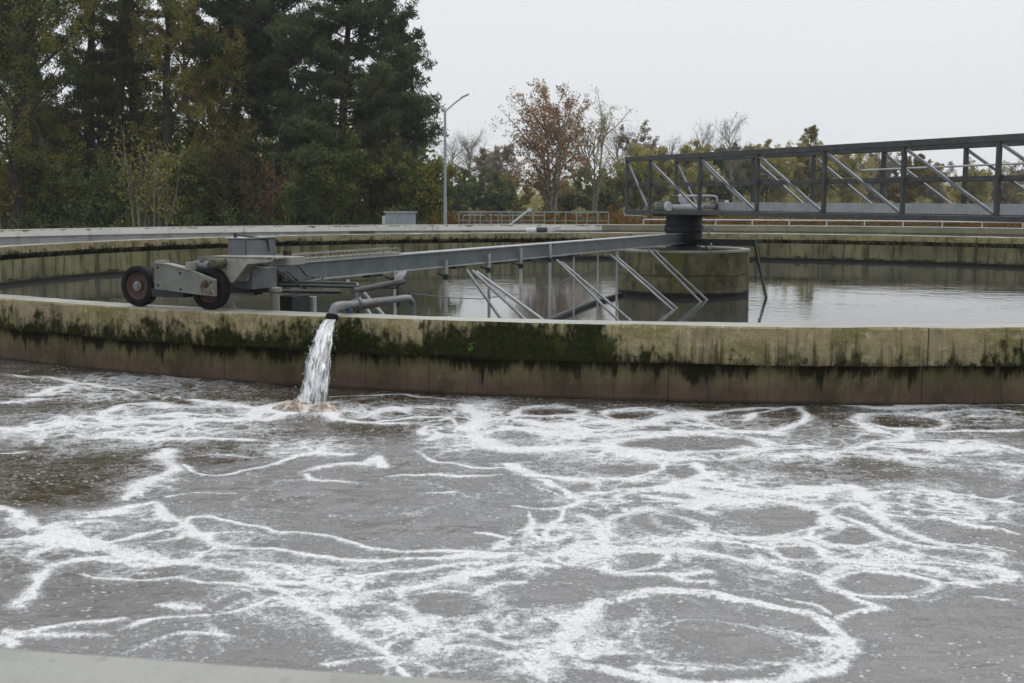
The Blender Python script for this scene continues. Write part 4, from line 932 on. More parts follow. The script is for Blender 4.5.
# ------------------------------------------------------------------ jet of water
def jet():
    root = thing('water_jet', (jx, jy, 0), 'white jet of water falling from the grey pipe outlet', 'water jet')
    off = np.array((jx, jy, 0)); rng = np.random.default_rng(8)
    p0 = np.array((-1.842, 12.85, .745)); v0 = np.array((-.10, -2.4, -.25))
    T = .40*1.0
    # flight: z = z0 + vz t - 4.9 t^2
    tend = (v0[2]+math.sqrt(v0[2]**2+19.62*(p0[2]-.0)))/9.81
    target = np.array((jx, jy)); v0[:2] = (target-p0[:2])/tend
    V = []; Q = []; UV = []; k0 = 0
    def strand(o0, spread, rad0, rad1, n=14, m=34, amp=.25, u0=0):
        nonlocal k0
        ts = np.linspace(0, tend*1.02, m); ph = rng.uniform(0, 50)
        for i, tt in enumerate(ts):
            f_ = tt/tend
            c = p0+v0*tt-np.array((0, 0, 4.905*tt*tt))+np.array((o0[0]*(.25+f_*spread), o0[1]*(.25+f_*spread), 0))
            r = rad0+(rad1-rad0)*f_**.8
            for k in range(n+1):
                a = 2*math.pi*k/n
                nz = (vnoise(np.array([ph+k % n*1.1]), np.array([i*.55-ph]), 5)[0]-.5)*2*amp*(.2+f_)
                V.append(c+np.array((math.cos(a)*r*(1+nz), math.sin(a)*r*.75*(1+nz), 0))-off); UV.append((u0+k/n, f_))
        for i in range(m-1):
            for k in range(n):
                q = k0+i*(n+1)+k; Q.append((q, q+1, q+n+2, q+n+1))
        k0 += m*(n+1)
    strand((-.02, 0), 1, .048, .118, 26, 44, .34)
    strand((-.01, 0), 1, .036, .075, 18, 40, .35, 2.3)
    for k in range(18):
        a = rng.uniform(0, 6.28); q = rng.uniform(.03, .125)
        strand((math.cos(a)*q, math.sin(a)*q*.7), 1.1, rng.uniform(.010, .022), rng.uniform(.012, .035), 8, 30, .6, rng.uniform(0, 9))
    o = fast_mesh('water_stream', np.array(V), np.array(Q), M['jet'], root, uv=np.array(UV), smooth=True)
    # drops around the stream
    d = MB()
    for k in range(130):
        f_ = rng.uniform(.15, 1.0); tt = tend*f_; a = rng.uniform(0, 6.28); q = (.05+.11*f_)*rng.uniform(.8, 1.35)
        c = p0+v0*tt-np.array((0, 0, 4.905*tt*tt))+np.array((math.cos(a)*q, math.sin(a)*q, 0)); r = rng.uniform(.002, .0048)
        d.lathe(c, (0, 0, 1), [(-r*1.6, r*.2), (0, r), (r*1.6, r*.2)], 5)
    tag(d.build('spray', M['white'], root), kind='stuff')
    # churned mound where it lands
    n, m = 90, 46; th = np.linspace(0, 2*math.pi, n, endpoint=False); rr = np.linspace(0, 1, m)
    R2, T2 = np.meshgrid(rr, th, indexing='ij')
    x = jx-.08+np.cos(T2)*R2*.42; y = jy-.03+np.sin(T2)*R2*.30
    hgt = .075*np.exp(-((x-(jx-.20))**2/.018+(y-jy+.05)**2/.012))+.05*np.exp(-((x-jx-.10)**2/.015+(y-jy)**2/.012))+.03*(1-R2)
    z = hgt*(.35+1.3*fbm(x*16, y*16, 61, 3))+(fbm(x*30, y*30, 62, 2)-.5)*.05*(1-R2**2)-.035*R2**2+.004
    idx = np.arange(n*m).reshape(m, n); nx = np.roll(idx, -1, 1)
    q = np.stack([idx[:-1], nx[:-1], nx[1:], idx[1:]], -1).reshape(-1, 4)
    fast_mesh('splash', np.stack([x, y, z], -1).reshape(-1, 3)-off, q, M['froth'], root, smooth=True)
jet()

# ------------------------------------------------------------------ truss bridge
br = thing('truss_bridge', (*B(0, 0, 0)[:2], 1.6), 'dark steel truss footbridge reaching from the right to the tank centre', 'footbridge')
bd3, bn3 = np.array([*BD, 0]), np.array([*BN, 0])
S_END = 27.2
def bbox(b, s0, s1, w0, w1, z0, z1): return b.box(B((s0+s1)/2, (w0+w1)/2, (z0+z1)/2), bd3*(s1-s0)/2, bn3*(w1-w0)/2, ez3*(z1-z0)/2)
posts = [-1.49, -.42]+[1.70+2.11*k for k in range(13)]
posts = [s for s in posts if s < S_END]
for w_ in (-.675, .675):
    bbox(MB(), -1.52, S_END, w_-.05, w_+.05, 2.845, 2.952).build('top_chord', M['truss'], br, bevel=.006)
    bbox(MB(), -1.52, S_END, w_-.05, w_+.05, 1.63, 1.715).build('bottom_chord', M['truss'], br, bevel=.006)
    bbox(MB(), -1.50, S_END, w_-.018-.05*np.sign(w_), w_+.018-.05*np.sign(w_), 2.27, 2.335).build('mid_rail', M['truss'], br)
    for s in posts:
        bbox(MB(), s-.034, s+.034, w_-.034, w_+.034, 1.716, 2.844).build('post', M['truss'], br, bevel=.004)
    for s0, s1 in zip(posts[:-1], posts[1:]):
        MB().bar(B(s0+.06, w_, 2.80), B(s1-.06, w_, 1.75), .042, .046).build('diagonal', M['trussl'], br)
# toe board on the far side, deck
bbox(MB(), -1.45, S_END, .60, .61, 1.72, 1.90).build('toe_board', M['plate'], br)
bbox(MB(), -1.48, S_END, -.615, .59, 1.66, 1.70).build('deck', M['dark'], br)
for s in np.arange(-1.3, S_END, 2.11):
    bbox(MB(), s-.04, s+.04, -.62, .62, 1.634, 1.658).build('cross_beam', M['truss'], br)
MB().tube([B(-1.56, -.70, 1.78), B(-1.56, -.70, 1.62), B(-1.50, -.70, 1.58), B(-.75, -.70, 1.585), B(-.6, -.62, 1.55)], .014, 8).build('cable_conduit', M['galvl'], br, smooth=True)
MB().tube([B(5.4, .58, 2.52), B(9.5, .58, 2.555), B(16, .58, 2.60)], .018, 8).build('service_pipe', M['rail'], br, smooth=True)
bbox(MB(), -.55, .55, -.50, .50, 1.58, 1.655).build('bearing_plate', M['dark'], br)

# ------------------------------------------------------------------ things beyond the tank
# guard rail on the outer wall
gt = thing('guard_rail', (*RT(math.pi, 26.8, 0)[:2], Z_OUT), 'low pale pipe rail along the far outer wall under the bridge', 'railing')
th_a, th_b = math.atan2(5.75-CX, -(55.6-CY)), math.atan2(30, -(38-CY))
ths = np.linspace(th_a, th_b, 40)
MB().tube([RT(a, 26.8, 1.08) for a in ths], .028, 8).build('top_rail', M['rail'], gt, smooth=True)
step = 1.57/26.8; a = th_a
while a > th_b:
    MB().tube([RT(a, 26.8, Z_OUT), RT(a, 26.8, 1.07)], .028, 8).build('post', M['rail'], gt, smooth=True); a -= step
# platform railing
pr = thing('platform_railing', (1.0, 62, Z_GND), 'grey handrail frame on posts beyond the far wall, right of the lamp post', 'railing')
for yy, x0, x1, zt, npost in ((62.0, -2.60, 4.70, 1.34, 15), (63.6, -2.45, 1.6, 1.16, 8)):
    MB().bar((x0, yy, zt), (x1, yy, zt), .06, .06).build('top_rail', M['railg'], pr)
    MB().bar((x0, yy, zt-.42), (x1, yy, zt-.42), .03, .03).build('mid_rail', M['railg'], pr)
    for k in range(npost):
        x = x0+(x1-x0)*k/(npost-1); MB().bar((x, yy, Z_GND-.1), (x, yy, zt-.03), .04, .04, (1, 0, 0)).build('post', M['railg'], pr)
st = thing('leaning_pole', (-.05, 61.7, Z_GND), 'pale pole leaning against the grey handrail frame', 'pole')
MB().tube([(-.45, 61.6, .45), (.80, 61.85, 1.42)], .055, 8).build('shaft', M['rail'], st, smooth=True)
MB().box((.84, 61.86, 1.44), (.09, .01, .06), (0, .05, 0), (-.05, 0, .08)).build('tip', M['rail'], st)
# coupling lying on the inner wall
v = thing('pipe_coupling', (.85, 45.83, Z_TOP), 'small pale pipe coupling with a black sleeve lying on the far wall top', 'pipe')
MB().lathe((.50, 45.80, .85), (1, 0, 0), [(0, .08), (.02, .09), (.36, .09), (.38, .07)], 14).build('pipe_end', M['white'], v, smooth=True)
MB().lathe((.88, 45.80, .86), (1, 0, 0), [(0, .10), (.38, .10)], 14).build('sleeve', M['dark'], v, smooth=True)
for x in (.55, 1.2): MB().bar((x, 45.8, Z_TOP), (x, 45.8, .80), .1, .1, (1, 0, 0)).build('support', M['rail'], v)
MB().bar((1.26, 45.8, .83), (1.70, 45.8, .93), .03, .12).build('bracket', M['rail'], v)
# cabinet
ub = thing('utility_cabinet', (-5.42, 61.3, Z_GND), 'pale blue grey ribbed steel cabinet beyond the far wall', 'cabinet')
b = MB().box((-5.41, 61.5, .80), (.70, 0, 0), (0, .4, 0), (0, 0, .50)); 
body = b.build('body', M['boxf'], ub)
for k in range(12): MB().box((-6.03+k*.112, 61.078, .78), (.022, 0, 0), (0, .018, 0), (0, 0, .44)).build('rib', M['boxf'], body)
MB().box((-5.41, 61.48, 1.325), (.78, 0, 0), (0, .47, 0), (0, 0, .025)).build('roof', M['plate'], ub)
MB().box((-6.20, 61.4, .94), (.075, 0, 0), (0, .15, 0), (0, 0, .20)).build('meter_box', M['white'], ub, bevel=.01)
# lamp
lp = thing('street_lamp', (-3.17, 60, Z_GND), 'slim grey lamp post with two arms forking at the top', 'street lamp')
MB().tube([(-3.17, 60, Z_GND-.1), (-3.165, 60, 2), (-3.155, 60, 6.08)], [.095, .075, .055], 12).build('pole', M['lamp'], lp, smooth=True)
for sx, L, zt in ((1, .86, 6.72), (-1, .98, 6.95)):
    a0 = np.array((-3.155, 60, 6.02)); a1 = a0+np.array((sx*L, 0, zt-6.02)); 
    MB().tube([a0, a0*.5+a1*.5+np.array((0, 0, .03)), a1], .035, 8).build('arm', M['lamp'], lp, smooth=True)
    dd = (a1-a0)/np.linalg.norm(a1-a0); dd2 = np.array((dd[0], 0, dd[2]*.55)); up = np.array((-dd2[2]*sx, 0, abs(dd2[0])))
    hd = MB().box(a1+dd2*.10, dd2*.24, (0, .09, 0), up*.04).build('lamp_head', M['lamp'], lp, bevel=.02)
    MB().box(a1+dd2*.10-up*.045, dd2*.18, (0, .07, 0), up*.008).build('lens', M['white'], hd)

# ------------------------------------------------------------------ plants
def leaf_cloud(rng, cen, rad, n, L, W, flat=1.0, tint=.5, tvar=.3, updir=0.0):
    """n leaf quads spread round a clump centre"""
    u = rng.normal(size=(n, 3)); u /= np.linalg.norm(u, axis=1)[:, None]
    p = cen+u*(rad*rng.uniform(.15, 1, (n, 1))**.6)*np.array((1, 1, flat))
    d = rng.normal(size=(n, 3)); d[:, 2] += updir; d /= np.linalg.norm(d, axis=1)[:, None]
    s = np.cross(d, rng.normal(size=(n, 3))); s /= np.linalg.norm(s, axis=1)[:, None]+1e-6
    l = L*rng.uniform(.6, 1.3, (n, 1)); w_ = W*rng.uniform(.6, 1.3, (n, 1))
    v = np.stack([p-d*l/2, p+s*w_/2, p+d*l/2, p-s*w_/2], 1)
    tt = np.clip(tint+rng.normal(0, tvar*.5, n), 0, 1)
    return v.reshape(-1, 3), np.repeat(tt, 4)

class Tubes:
    def __init__(s): s.v = []; s.q = []; s.k = 0
    def add(s, pts, rad, n):
        pts = np.array(pts); m = len(pts)
        tg = np.gradient(pts, axis=0); tg /= np.linalg.norm(tg, axis=1)[:, None]+1e-9
        ref = np.where(np.abs(tg[:, 2:3]) < .8, np.array([[0, 0, 1.]]), np.array([[1., 0, 0]]))
        x = np.cross(ref, tg); x /= np.linalg.norm(x, axis=1)[:, None]; y = np.cross(tg, x)
        a = 2*np.pi*np.arange(n)/n
        v = pts[:, None]+np.array(rad)[:, None, None]*(np.cos(a)[None, :, None]*x[:, None]+np.sin(a)[None, :, None]*y[:, None])
        idx = s.k+np.arange(m*n).reshape(m, n); nx = np.roll(idx, -1, 1)
        s.q.append(np.stack([idx[:-1], nx[:-1], nx[1:], idx[1:]], -1).reshape(-1, 4)); s.v.append(v.reshape(-1, 3)); s.k += m*n
    def build(s, name, mat, parent): return fast_mesh(name, np.concatenate(s.v), np.concatenate(s.q), mat, parent, smooth=True)

def limb(rng, p, d, L, m, wob, trop):
    pts = [p]; d = d/np.linalg.norm(d)
    for i in range(m):
        d = d+rng.normal(0, wob, 3)+np.array((0, 0, trop)); d /= np.linalg.norm(d); pts.append(pts[-1]+d*L/m)
    return np.array(pts)

def tree(name, px, Y, H, spread, kind, leafm, bark, label, cat='tree', group=None, seed=0, base=.25, dens=1.0, stems=1, x=None, LS=1.0):
    """px = bearing (column in the photo) at distance Y"""
    rng = np.random.default_rng(seed*977+13)
    X0 = (px-512)/F_PX*Y if x is None else x
    root = thing(name, (X0, Y, Z_GND-.08), label, cat, group)
    tb = Tubes(); LV = []; LT = []
    def leaves(c, r, n, L, W, fl, tint, tv=.35, up=0.):
        n = int(n*dens)
        if n > 0:
            v, tt = leaf_cloud(rng, c, r, n, L, W, fl, tint, tv, up); LV.append(v); LT.append(tt)
    for si in range(stems):
        lean = rng.normal(0, .05 if stems == 1 else .16, 2)
        h = H*(1 if kind in ('pine', 'spruce') else .80)*(1 if si == 0 else rng.uniform(.72, .98)); off = np.zeros(3) if stems == 1 else np.array((*rng.normal(0, .12*stems**.5, 2), 0))
        tr = limb(rng, off, np.array((lean[0], lean[1], 1.)), h, 12, .035, .03)
        tr *= np.array((1, 1, h/tr[-1][2])); 
        r0 = H*.0135+.05
        if stems > 1: r0 *= .62
        tb.add(tr, np.linspace(r0, .02, 13)*np.where(np.arange(13) == 0, 1.25, 1), 8)
        def at(f): 
            k = min(int(f*12), 11); return tr[k]+(tr[k+1]-tr[k])*(f*12-k)
        if kind == 'pine':
            nb = int(H*4.6)
            for i in range(nb):
                f = base+(1-base)*(i+rng.random())/nb*.985
                g = (f-base)/(1-base); L = spread*(1.0*(1-g)**.7+.08)*rng.uniform(.55, 1.12)
                az = rng.uniform(0, 6.283); up = .02+.35*g+rng.normal(0, .10)
                lm = limb(rng, at(f), np.array((math.cos(az), math.sin(az), up)), L, 6, .10, .035)
                tb.add(lm, np.linspace(.018+.016*L, .012, 7), 5)
                nk = max(4, int(L*2.6)); ti = rng.uniform(.2, .8)
                for k in range(nk):
                    q = .14+.86*(k+rng.random())/nk; j = min(int(q*6), 5); c = lm[j]+(lm[j+1]-lm[j])*(q*6-j)
                    sd = lm[j+1]-lm[j]; sd /= np.linalg.norm(sd); side = np.cross(sd, (0, 0, 1))*rng.choice((-1, 1))
                    l2 = (.35+.55*(1-abs(q-.55)))*min(L, 3)*.42*rng.uniform(.6, 1.2)
                    tw_ = limb(rng, c, sd*.7+side*.9+np.array((0, 0, .25)), l2, 3, .15, .05)
                    tb.add(tw_, (.014, .011, .009, .006), 3)
                    for e_ in range(3):
                        cc = tw_[e_+1]+rng.normal(0, .08, 3)
                        leaves(cc, .42, 25, .40, .075, .6, ti+rng.normal(0, .12), .3, .5)
        elif kind == 'spruce':
            nb = int(H*5)
            for i in range(nb):
                f = base+(1-base)*(i+rng.random())/nb*.98; g = (f-base)/(1-base)
                L = spread*(1-g)**.75*rng.uniform(.6, 1.1)+.25; az = rng.uniform(0, 6.283)
                lm = limb(rng, at(f), np.array((math.cos(az), math.sin(az), .05+.3*g)), L, 5, .07, -.02)
                tb.add(lm, np.linspace(.015+.012*L, .008, 6), 4); ti = rng.uniform(.2, .8)
                for k in range(int(L*5)+2):
                    q = .2+.8*rng.random(); j = min(int(q*5), 4); c = lm[j]+(lm[j+1]-lm[j])*(q*5-j)+rng.normal(0, .14, 3)*np.array((1, 1, .4))
                    leaves(c, .32, 20, .30, .07, .55, ti, .3, -.2)
        else:
            bare = kind == 'bare'; birch = kind == 'birch'
            nb = int((16 if stems > 1 else 34*max(1, H/19))*(1 if H > 5 else .8))
            for i in range(nb):
                f = base+(1-base)*((i+rng.random())/nb)**.9*.97; g = (f-base)/(1-base)
                L = spread*(.45+.75*math.sin(math.pi*(.18+.74*g)))*rng.uniform(.6, 1.1)
                az = rng.uniform(0, 6.283); up = rng.uniform(.45, 1.1)+(.5 if birch else .1)+g*.5
                lm = limb(rng, at(f), np.array((math.cos(az), math.sin(az), up)), L, 6, .12, .02 if not birch else -.03)
                tb.add(lm, np.linspace(.012+.014*L, .008, 7), 5)
                ti = rng.uniform(.15, .85)
                nk = 7 if not bare else 8
                for k in range(nk):
                    q = .25+.75*(k+rng.random())/nk; j = min(int(q*6), 5); c = lm[j]+(lm[j+1]-lm[j])*(q*6-j)
                    dd = lm[j+1]-lm[j]; dd = dd/np.linalg.norm(dd)+rng.normal(0, .6, 3); l2 = L*rng.uniform(.25, .5)*(1.15-q*.5)
                    tw_ = limb(rng, c, dd, l2, 4, .18, -.06 if birch else .03)
                    tb.add(tw_, np.linspace(.014 if bare else .012, .005, 5), 3)
                    if bare:
                        for e_ in range(4):
                            t3 = limb(rng, tw_[e_+1], rng.normal(0, .7, 3)+(tw_[-1]-tw_[0])/l2, l2*.55, 3, .2, .05); tb.add(t3, (.009, .007, .006, .004), 3)
                            if rng.random() < .5: leaves(t3[-1], .2, 4, .11, .07, 1, ti, .4)
                    else:
                        for e_ in range(4):
                            if rng.random() < .86:
                                leaves(tw_[e_+1]+rng.normal(0, .07, 3), .17+.17*l2, 26, .145*LS if not birch else .125*LS, .105*LS if not birch else .085*LS, .85, ti+rng.normal(0, .15), .4)
    if LV:
        v = np.concatenate(LV); tt = np.concatenate(LT)
        v[:, 2] = np.maximum(v[:, 2], .02)
        fast_mesh('crown', v, np.arange(len(v)).reshape(-1, 4), leafm, root, attrs={'tint': tt})
    tb.build('trunk', bark, root)
    return root

def shrub(px, Y, H, spread, leafm, bark, label, seed, dens=1.0, group=None, stems=7, name='shrub', cat='shrub', LS=1.0):
    rng = np.random.default_rng(seed*631+7); X0 = (px-512)/F_PX*Y
    root = thing(name, (X0, Y, Z_GND-.08), label, cat, group); tb = Tubes(); LV = []; LT = []
    for s in range(stems):
        az = rng.uniform(0, 6.283); ln = rng.uniform(.05, .45)*spread/H*1.6
        h = H*rng.uniform(.6, 1.02)
        st_ = limb(rng, np.array((*rng.normal(0, spread*.18, 2), 0)), np.array((math.cos(az)*ln, math.sin(az)*ln, 1)), h, 7, .09, .01)
        tb.add(st_, np.linspace(.034 if dens >= .3 else .05, .010, 8), 5); ti = rng.uniform(.2, .8)
        for k in range(9):
            q = .18+.8*rng.random(); j = min(int(q*7), 6); c = st_[j]+(st_[j+1]-st_[j])*(q*7-j)
            tw_ = limb(rng, c, rng.normal(0, .7, 3)+np.array((0, 0, .7)), H*rng.uniform(.12, .3), 4, .2, .02); tb.add(tw_, np.linspace(.010, .004, 5), 3)
            for e_ in range(4):
                n = int(19*dens)
                if n: 
                    v, tt = leaf_cloud(rng, tw_[e_+1]+rng.normal(0, .06, 3), (.13+.04*H), n, .17*LS, .115*LS, .9, ti+rng.normal(0, .15), .4); LV.append(v); LT.append(tt)
    if LV:
        v = np.concatenate(LV); v[:, 2] = np.maximum(v[:, 2], .02)
        fast_mesh('crown', v, np.arange(len(v)).reshape(-1, 4), leafm, root, attrs={'tint': np.concatenate(LT)})
    tb.build('stems', bark, root)

T_ = tree
# the wood on the left
T_('leafy_tree', 15, 66, 30, 5.8, 'dec', M['darkolive'], M['bark'], 'tall dense dark olive tree at the left edge of the photo', group='trees of the wood', seed=1, base=.07, dens=1.3)
T_('leafy_tree', -75, 68, 30, 5.6, 'dec', M['darkolive'], M['bark'], 'dense dark olive tree half cut off by the left edge', group='trees of the wood', seed=2, base=.1, dens=1.7)
T_('leafy_tree', 62, 74, 15.5, 3.4, 'dec', M['darkolive'], M['barkg'], 'slim grey stemmed olive tree right beside the leftmost tall tree', group='trees of the wood', seed=3, base=.22, dens=1.5)
T_('spruce_tree', 118, 72, 27, 3.3, 'spruce', M['brownish'], M['bark'], 'dark straight trunked conifer with level brownish branches', 'conifer', group='trees of the wood', seed=4, base=.10, dens=1.0)
T_('birch_tree', 168, 70, 23, 3.1, 'birch', M['olive_l'], M['bark'], 'olive yellow birch standing right of the brownish conifer', group='trees of the wood', seed=5, base=.18, dens=1.3)
T_('leafy_tree', 198, 78, 15.5, 2.8, 'dec', M['rust_l'], M['bark'], 'thin tree with sparse rusty top leaves behind the yellow birch', group='trees of the wood', seed=6, base=.55, dens=.6)
T_('pine_tree', 236, 74, 19.5, 3.6, 'pine', M['pine'], M['barkp'], 'thin tall pine with bare lower trunk left of the big pines', 'pine', group='trees of the wood', seed=7, base=.45, dens=1.0)
T_('pine_tree', 288, 76, 20.5, 3.6, 'pine', M['pine'], M['barkp'], 'tall pine with open crown and sky showing through it', 'pine', group='trees of the wood', seed=8, base=.26, dens=1.0)
T_('pine_tree', 344, 70, 19.5, 5.3, 'pine', M['pine'], M['barkp'], 'biggest dark green pine with wide drooping shelves of needles', 'pine', group='trees of the wood', seed=9, base=.16, dens=1.35)
T_('pine_tree', 400, 76, 12.5, 3.5, 'pine', M['pine'], M['barkp'], 'dark pine at the right end of the wood, beside the lamp post', 'pine', group='trees of the wood', seed=10, base=.16, dens=1.1)
T_('birch_tree', 262, 82, 13.5, 2.6, 'birch', M['olive_l'], M['bark'], 'pale thin leaved tree glimpsed between the two tall pines', group='trees of the wood', seed=11, base=.25, dens=.8)
T_('spruce_tree', 150, 84, 17, 2.8, 'spruce', M['brownish'], M['bark'], 'dim conifer standing behind the olive yellow birch', 'conifer', group='trees of the wood', seed=12, base=.05, dens=.9)
T_('spruce_tree', 312, 80, 13, 3.0, 'spruce', M['pine'], M['bark'], 'dark spruce filling the gap under the open pine', 'conifer', group='trees of the wood', seed=13, base=.03, dens=.9)
T_('leafy_tree', 100, 82, 13, 3.4, 'dec', M['darkolive'], M['bark'], 'low dark tree behind the straight conifer trunk', group='trees of the wood', seed=14, base=.06, dens=1.4)
T_('leafy_tree', 218, 86, 12, 3.2, 'dec', M['darkolive'], M['bark'], 'dark leafy tree behind the bare trunk of the thin pine', group='trees of the wood', seed=15, base=.06, dens=1.3)
T_('birch_tree', 88, 78, 28, 3.8, 'birch', M['olive_l'], M['bark'], 'yellow green tree filling the gap left of the straight conifer', group='trees of the wood', seed=16, base=.12, dens=1.2)
T_('leafy_tree', 146, 80, 29, 4.2, 'dec', M['darkolive'], M['bark'], 'green tree showing between the conifer and the yellow birch', group='trees of the wood', seed=17, base=.12, dens=1.1)
T_('leafy_tree', 40, 80, 31, 5.2, 'dec', M['darkolive'], M['bark'], 'tall green tree just behind the leftmost dense tree', group='trees of the wood', seed=18, base=.15, dens=1.2)
T_('birch_tree', 210, 72, 13, 2.6, 'birch', M['olive_l'], M['bark'], 'smaller yellow green birch left of the thin bare trunked pine', group='trees of the wood', seed=19, base=.12, dens=1.0)
shr = [(5, 66, 3.6, 2.0, 'yellow_l', 'yellow orange bush at the bottom left corner of the wood', .35), (55, 67, 4.2, 2.2, 'darkolive', 'dark bush below the slim grey stemmed tree', 1.4), (100, 66, 3.6, 2.0, 'green_l', 'low deep green bush left of the pale bare stems', 1.0),
       (142, 62.6, 5.6, 1.9, 'olive_l', 'tall pale stemmed bush with few yellow leaves below the birch', .16), (168, 62.8, 4.8, 1.8, 'olive_l', 'spreading bush of pale bare stems, second below the birch', .2), (205, 67, 4.8, 2.0, 'darkolive', 'brown twiggy bush below the thin pine', .8), (238, 66, 5.2, 1.8, 'brownish', 'upright brown twiggy bush left of the pine trunks', .8),
       (268, 67, 4.0, 2.0, 'rust_l', 'reddish brown thin bush among the pine trunks', .22), (305, 66, 3.6, 2.1, 'green_l', 'dark green bush below the open crowned pine', 1.2), (345, 66, 4.6, 2.1, 'darkolive', 'olive bush at the foot of the biggest pine', 1.3), (385, 67, 4.4, 2.1, 'brownish', 'dim brown bush behind the pale steel cabinet', 1.2),
       (420, 66, 4.0, 2.0, 'darkolive', 'olive bush left of the lamp post foot', 1.2), (458, 119, 4.5, 3.5, 'green_l', 'soft green bush right of the lamp post', 1.2), (490, 122, 4.2, 3.5, 'green_l', 'soft green bush left of the rust red tree', 1.2), (515, 125, 4.2, 3.1, 'olive_l', 'yellowish bush at the left foot of the rust red tree', 1.1),
       (560, 125, 3.5, 3.3, 'olive_l', 'olive gold bush behind the handrail frame', 1.1), (600, 119, 4.9, 3.3, 'darkolive', 'dark olive bush right of the rust red tree', 1.2), (634, 122, 5.9, 3.0, 'olive_l', 'olive bush just left of the bridge end', 1.1), (185, 70, 4.4, 2.4, 'darkolive', 'dark bush behind the pale bare stems', 1.4), (25, 72, 4.5, 2.6, 'darkolive', 'dark bush in the shade of the leftmost tree', 1.4), (270, 72, 4.2, 2.6, 'darkolive', 'dark bush in the shade between the tall pines', 1.4), (405, 73, 4.5, 2.4, 'darkolive', 'dark bush under the pine beside the lamp post', 1.4)]
for i, (px, Y_, H_, sp_, lm_, lab, dn) in enumerate(shr):
    shrub(px, Y_, H_, sp_, M[lm_], M['barkg'] if dn < .5 else M['bark'], lab, 40+i, dn*(1.5 if Y_ > 90 else 1), stems=9, LS=1.5 if Y_ > 90 else 1.0, group='bushes along the edge of the wood')
# middle
T_('autumn_tree', 550, 98, 10.5, 4.3, 'dec', M['rust_l'], M['barkg'], 'rust red autumn tree against the sky left of the bridge', seed=21, base=.14, dens=.30, stems=4, LS=1.2)
T_('birch_tree', 594, 104, 10.6, 3.4, 'birch', M['far_l'], M['barkg'], 'thin sparse olive tree close behind the rust red tree', seed=22, base=.2, dens=.09, stems=3, LS=1.3)
far = [('bare_tree', 447, 172, 10.3, 3.7, 'bare', 'grey_l', 'grey bare tree in the mist, close right of the lamp post', .35, 1), ('bare_tree', 472, 161, 10.5, 3.9, 'bare', 'grey_l', 'misty bare tree with brownish twigs left of the red tree', .5, 1), ('autumn_tree', 495, 144, 8.1, 3.2, 'dec', 'grey_l', 'faded brown tree in the mist behind the red tree', .6, 2),
       ('autumn_tree', 640, 158, 11.4, 3.4, 'dec', 'grey_l', 'faded rust birch rising above the left end of the bridge', .55, 2), ('bare_tree', 615, 180, 11.6, 4.5, 'bare', 'grey_l', 'bare grey tree right of the rust red tree', .5, 1), ('bare_tree', 697, 168, 11.9, 3.9, 'bare', 'grey_l', 'bare twiggy tree above the bridge motors', .7, 1), ('bare_tree', 733, 126, 11.0, 2.5, 'bare', 'rust_l', 'sparse young tree with thin upright twigs above the bridge', .3, 1), ('bare_tree', 668, 177, 10.4, 3.9, 'bare', 'grey_l', 'grey bare tree between the rust birch and the twiggy tree', .6, 1),
       ('poplar_tree', 801, 162, 13.4, 1.5, 'birch', 'yellow_l', 'slim olive yellow tree poking highest above the bridge', .38, 1), ('leafy_tree', 655, 138, 6.5, 3.4, 'dec', 'far_l', 'olive tree behind the first bridge posts', 1.0, 2), ('leafy_tree', 690, 135, 6.9, 3.4, 'dec', 'far_l', 'olive brown tree behind the bridge motors', .9, 2), ('leafy_tree', 728, 138, 7.1, 3.6, 'dec', 'green_l', 'dull green tree behind the third bridge panel', 1.1, 2),
       ('leafy_tree', 765, 141, 7.2, 3.6, 'dec', 'far_l', 'yellow olive tree below the slim pointed tree', 1.1, 2), ('leafy_tree', 806, 144, 7.4, 3.8, 'dec', 'far_l', 'broad olive tree right of the slim pointed tree', 1.0, 2), ('leafy_tree', 842, 141, 7.1, 3.6, 'birch', 'far_l', 'thin leaved olive tree in the middle of the bridge span', .9, 2), ('leafy_tree', 876, 147, 6.5, 3.4, 'birch', 'grey_l', 'faded brown tree right of the middle of the bridge', .7, 2),
       ('leafy_tree', 908, 144, 6.9, 2.7, 'dec', 'yellow_l', 'small bright yellow tree seen through the bridge', .9, 2), ('leafy_tree', 936, 156, 4.4, 3.4, 'birch', 'grey_l', 'low grey brown tree right of the yellow tree', .8, 2), ('leafy_tree', 968, 150, 3.9, 3.4, 'dec', 'far_l', 'low gold olive tree near the right edge', .9, 2), ('leafy_tree', 1003, 156, 4.1, 3.6, 'birch', 'grey_l', 'greyish tree at the right edge seen through the bridge', .8, 2), ('leafy_tree', 1040, 150, 4.1, 3.4, 'dec', 'far_l', 'olive tree cut off by the right edge', 1.0, 2)]
for i, (nm, px, Y_, H_, sp_, kd, lm_, lab, dn, stm) in enumerate(far):
    T_(nm, px, Y_, H_, sp_, kd, M[lm_], M['barkg'] if kd == 'bare' or nm == 'poplar_tree' else M['bark'], lab, seed=60+i, base=.14 if stm > 1 else .25, dens=dn*1.15, stems=stm, LS=1.5, group='trees behind the tank')

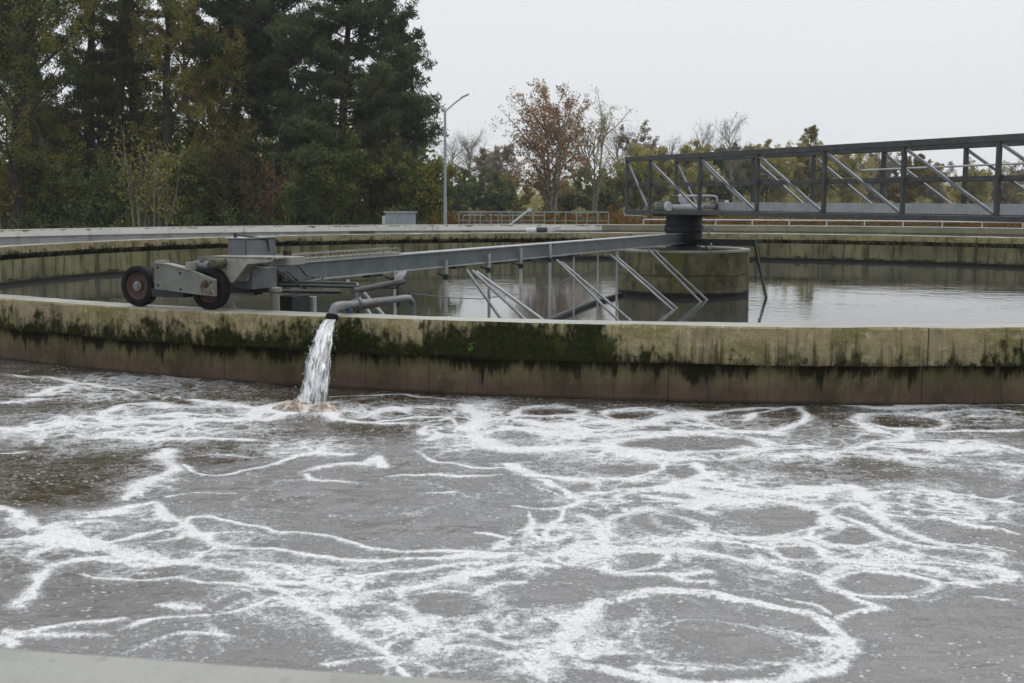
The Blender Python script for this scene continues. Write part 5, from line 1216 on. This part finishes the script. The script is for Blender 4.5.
# undergrowth and the far wood that nobody could count
def mass(name, spans, mat, label, cat, seed, leafL=.16, leafW=.11):
    rng = np.random.default_rng(seed); LV = []; LT = []
    for x0, x1, y0, y1, h0, h1, n, per, rad in spans:
        for k in range(n):
            Yk = rng.uniform(y0, y1); xk = (rng.uniform(x0, x1)-512)/F_PX*Yk
            hh = rng.uniform(0, 1)**1.2*rng.uniform(h0, h1)
            v, tt = leaf_cloud(rng, np.array((xk, Yk, Z_GND+hh)), rad, per, leafL, leafW, .8, rng.uniform(.1, .9), .4); LV.append(v); LT.append(tt)
    v = np.concatenate(LV); v[:, 2] = np.maximum(v[:, 2], Z_GND+.01)
    o = fast_mesh(name, v, np.arange(len(v)).reshape(-1, 4), mat, attrs={'tint': np.concatenate(LT)})
    return tag(o, label, cat, kind='stuff')
mass('undergrowth', [(430, 1080, 62, 78, .5, 1.0, 700, 34, .5)], M['orange_l'], 'orange and green autumn undergrowth beyond the far wall', 'undergrowth', 5)
mass('undergrowth', [(-60, 430, 64, 70, .5, 1.6, 300, 38, .5)], M['green_l'], 'deep green undergrowth along the foot of the wood', 'undergrowth', 15)
mass('dark_wood', [(-120, 430, 84, 100, 4, 9.5, 1200, 46, 1.1), (-120, 420, 76, 84, 1, 5.5, 420, 40, .9)], M['darkolive'], 'dim depth of the wood behind the pines', 'wood', 6, .34, .24)
mass('far_wood', [(425, 640, 175, 215, 1, 5.0, 460, 44, 1.7), (630, 880, 165, 215, 2.0, 7.4, 1500, 52, 1.9), (880, 1110, 165, 215, 1.0, 4.8, 1000, 44, 1.6)], M['far_l'], 'faded far wood closing the view behind the tank', 'wood', 7, .38, .27)

# little plants rooted in the wall
def tuft(px_t, t_, z, n, label, mat, seed):
    rng = np.random.default_rng(seed); th = math.atan2(*( (A(17.2, t_, 0)[:2]-np.array((CX, CY)))*np.array((1, -1)) ))
    c = RT(th, 17.19, z); root = thing('plant', c, label, 'plant'); LV = []; LT = []; out = np.array((math.sin(th), -math.cos(th), 0))
    for k in range(n):
        d_ = rng.normal(0, .6, 3)+out*1.1+np.array((0, 0, .25)); d_ /= np.linalg.norm(d_); l = rng.uniform(.02, .045); s_ = np.cross(d_, rng.normal(size=3)); s_ /= np.linalg.norm(s_)
        p = out*.006+rng.normal(0, .016, 3)
        LV.append(np.array([p, p+d_*l*.5+s_*l*.35, p+d_*l, p+d_*l*.5-s_*l*.35])); LT += [rng.random()]*4
    v = np.concatenate(LV); fast_mesh('leaves', v, np.arange(len(v)).reshape(-1, 4), mat, root, attrs={'tint': np.array(LT)})
tuft(0, -3.34, .516, 26, 'little bright green plant sprouting from the mossy wall face', M['fresh'], 3)
tuft(0, -1.86, .622, 16, 'small green weed on the wall just right of the jet', M['green_l'], 4)

# ------------------------------------------------------------------ mist
HAZE = 0.0004
if HAZE:
    hz = MB().box((0, 100, 15.9), (440, 0, 0), (0, 440, 0), (0, 0, 18.1)).build('haze', None)
    m, t = new_mat('pale_mist')
    vol = t.n('ShaderNodeVolumePrincipled', {'Color': (.93, .95, .97), 'Density': HAZE, 'Anisotropy': .2})
    oo = t.n('ShaderNodeOutputMaterial'); m.node_tree.links.new(vol.outputs[0], oo.inputs['Volume'])
    hz.data.materials.append(m)
    tag(hz, 'thin pale autumn mist over the whole site', 'mist', kind='stuff')
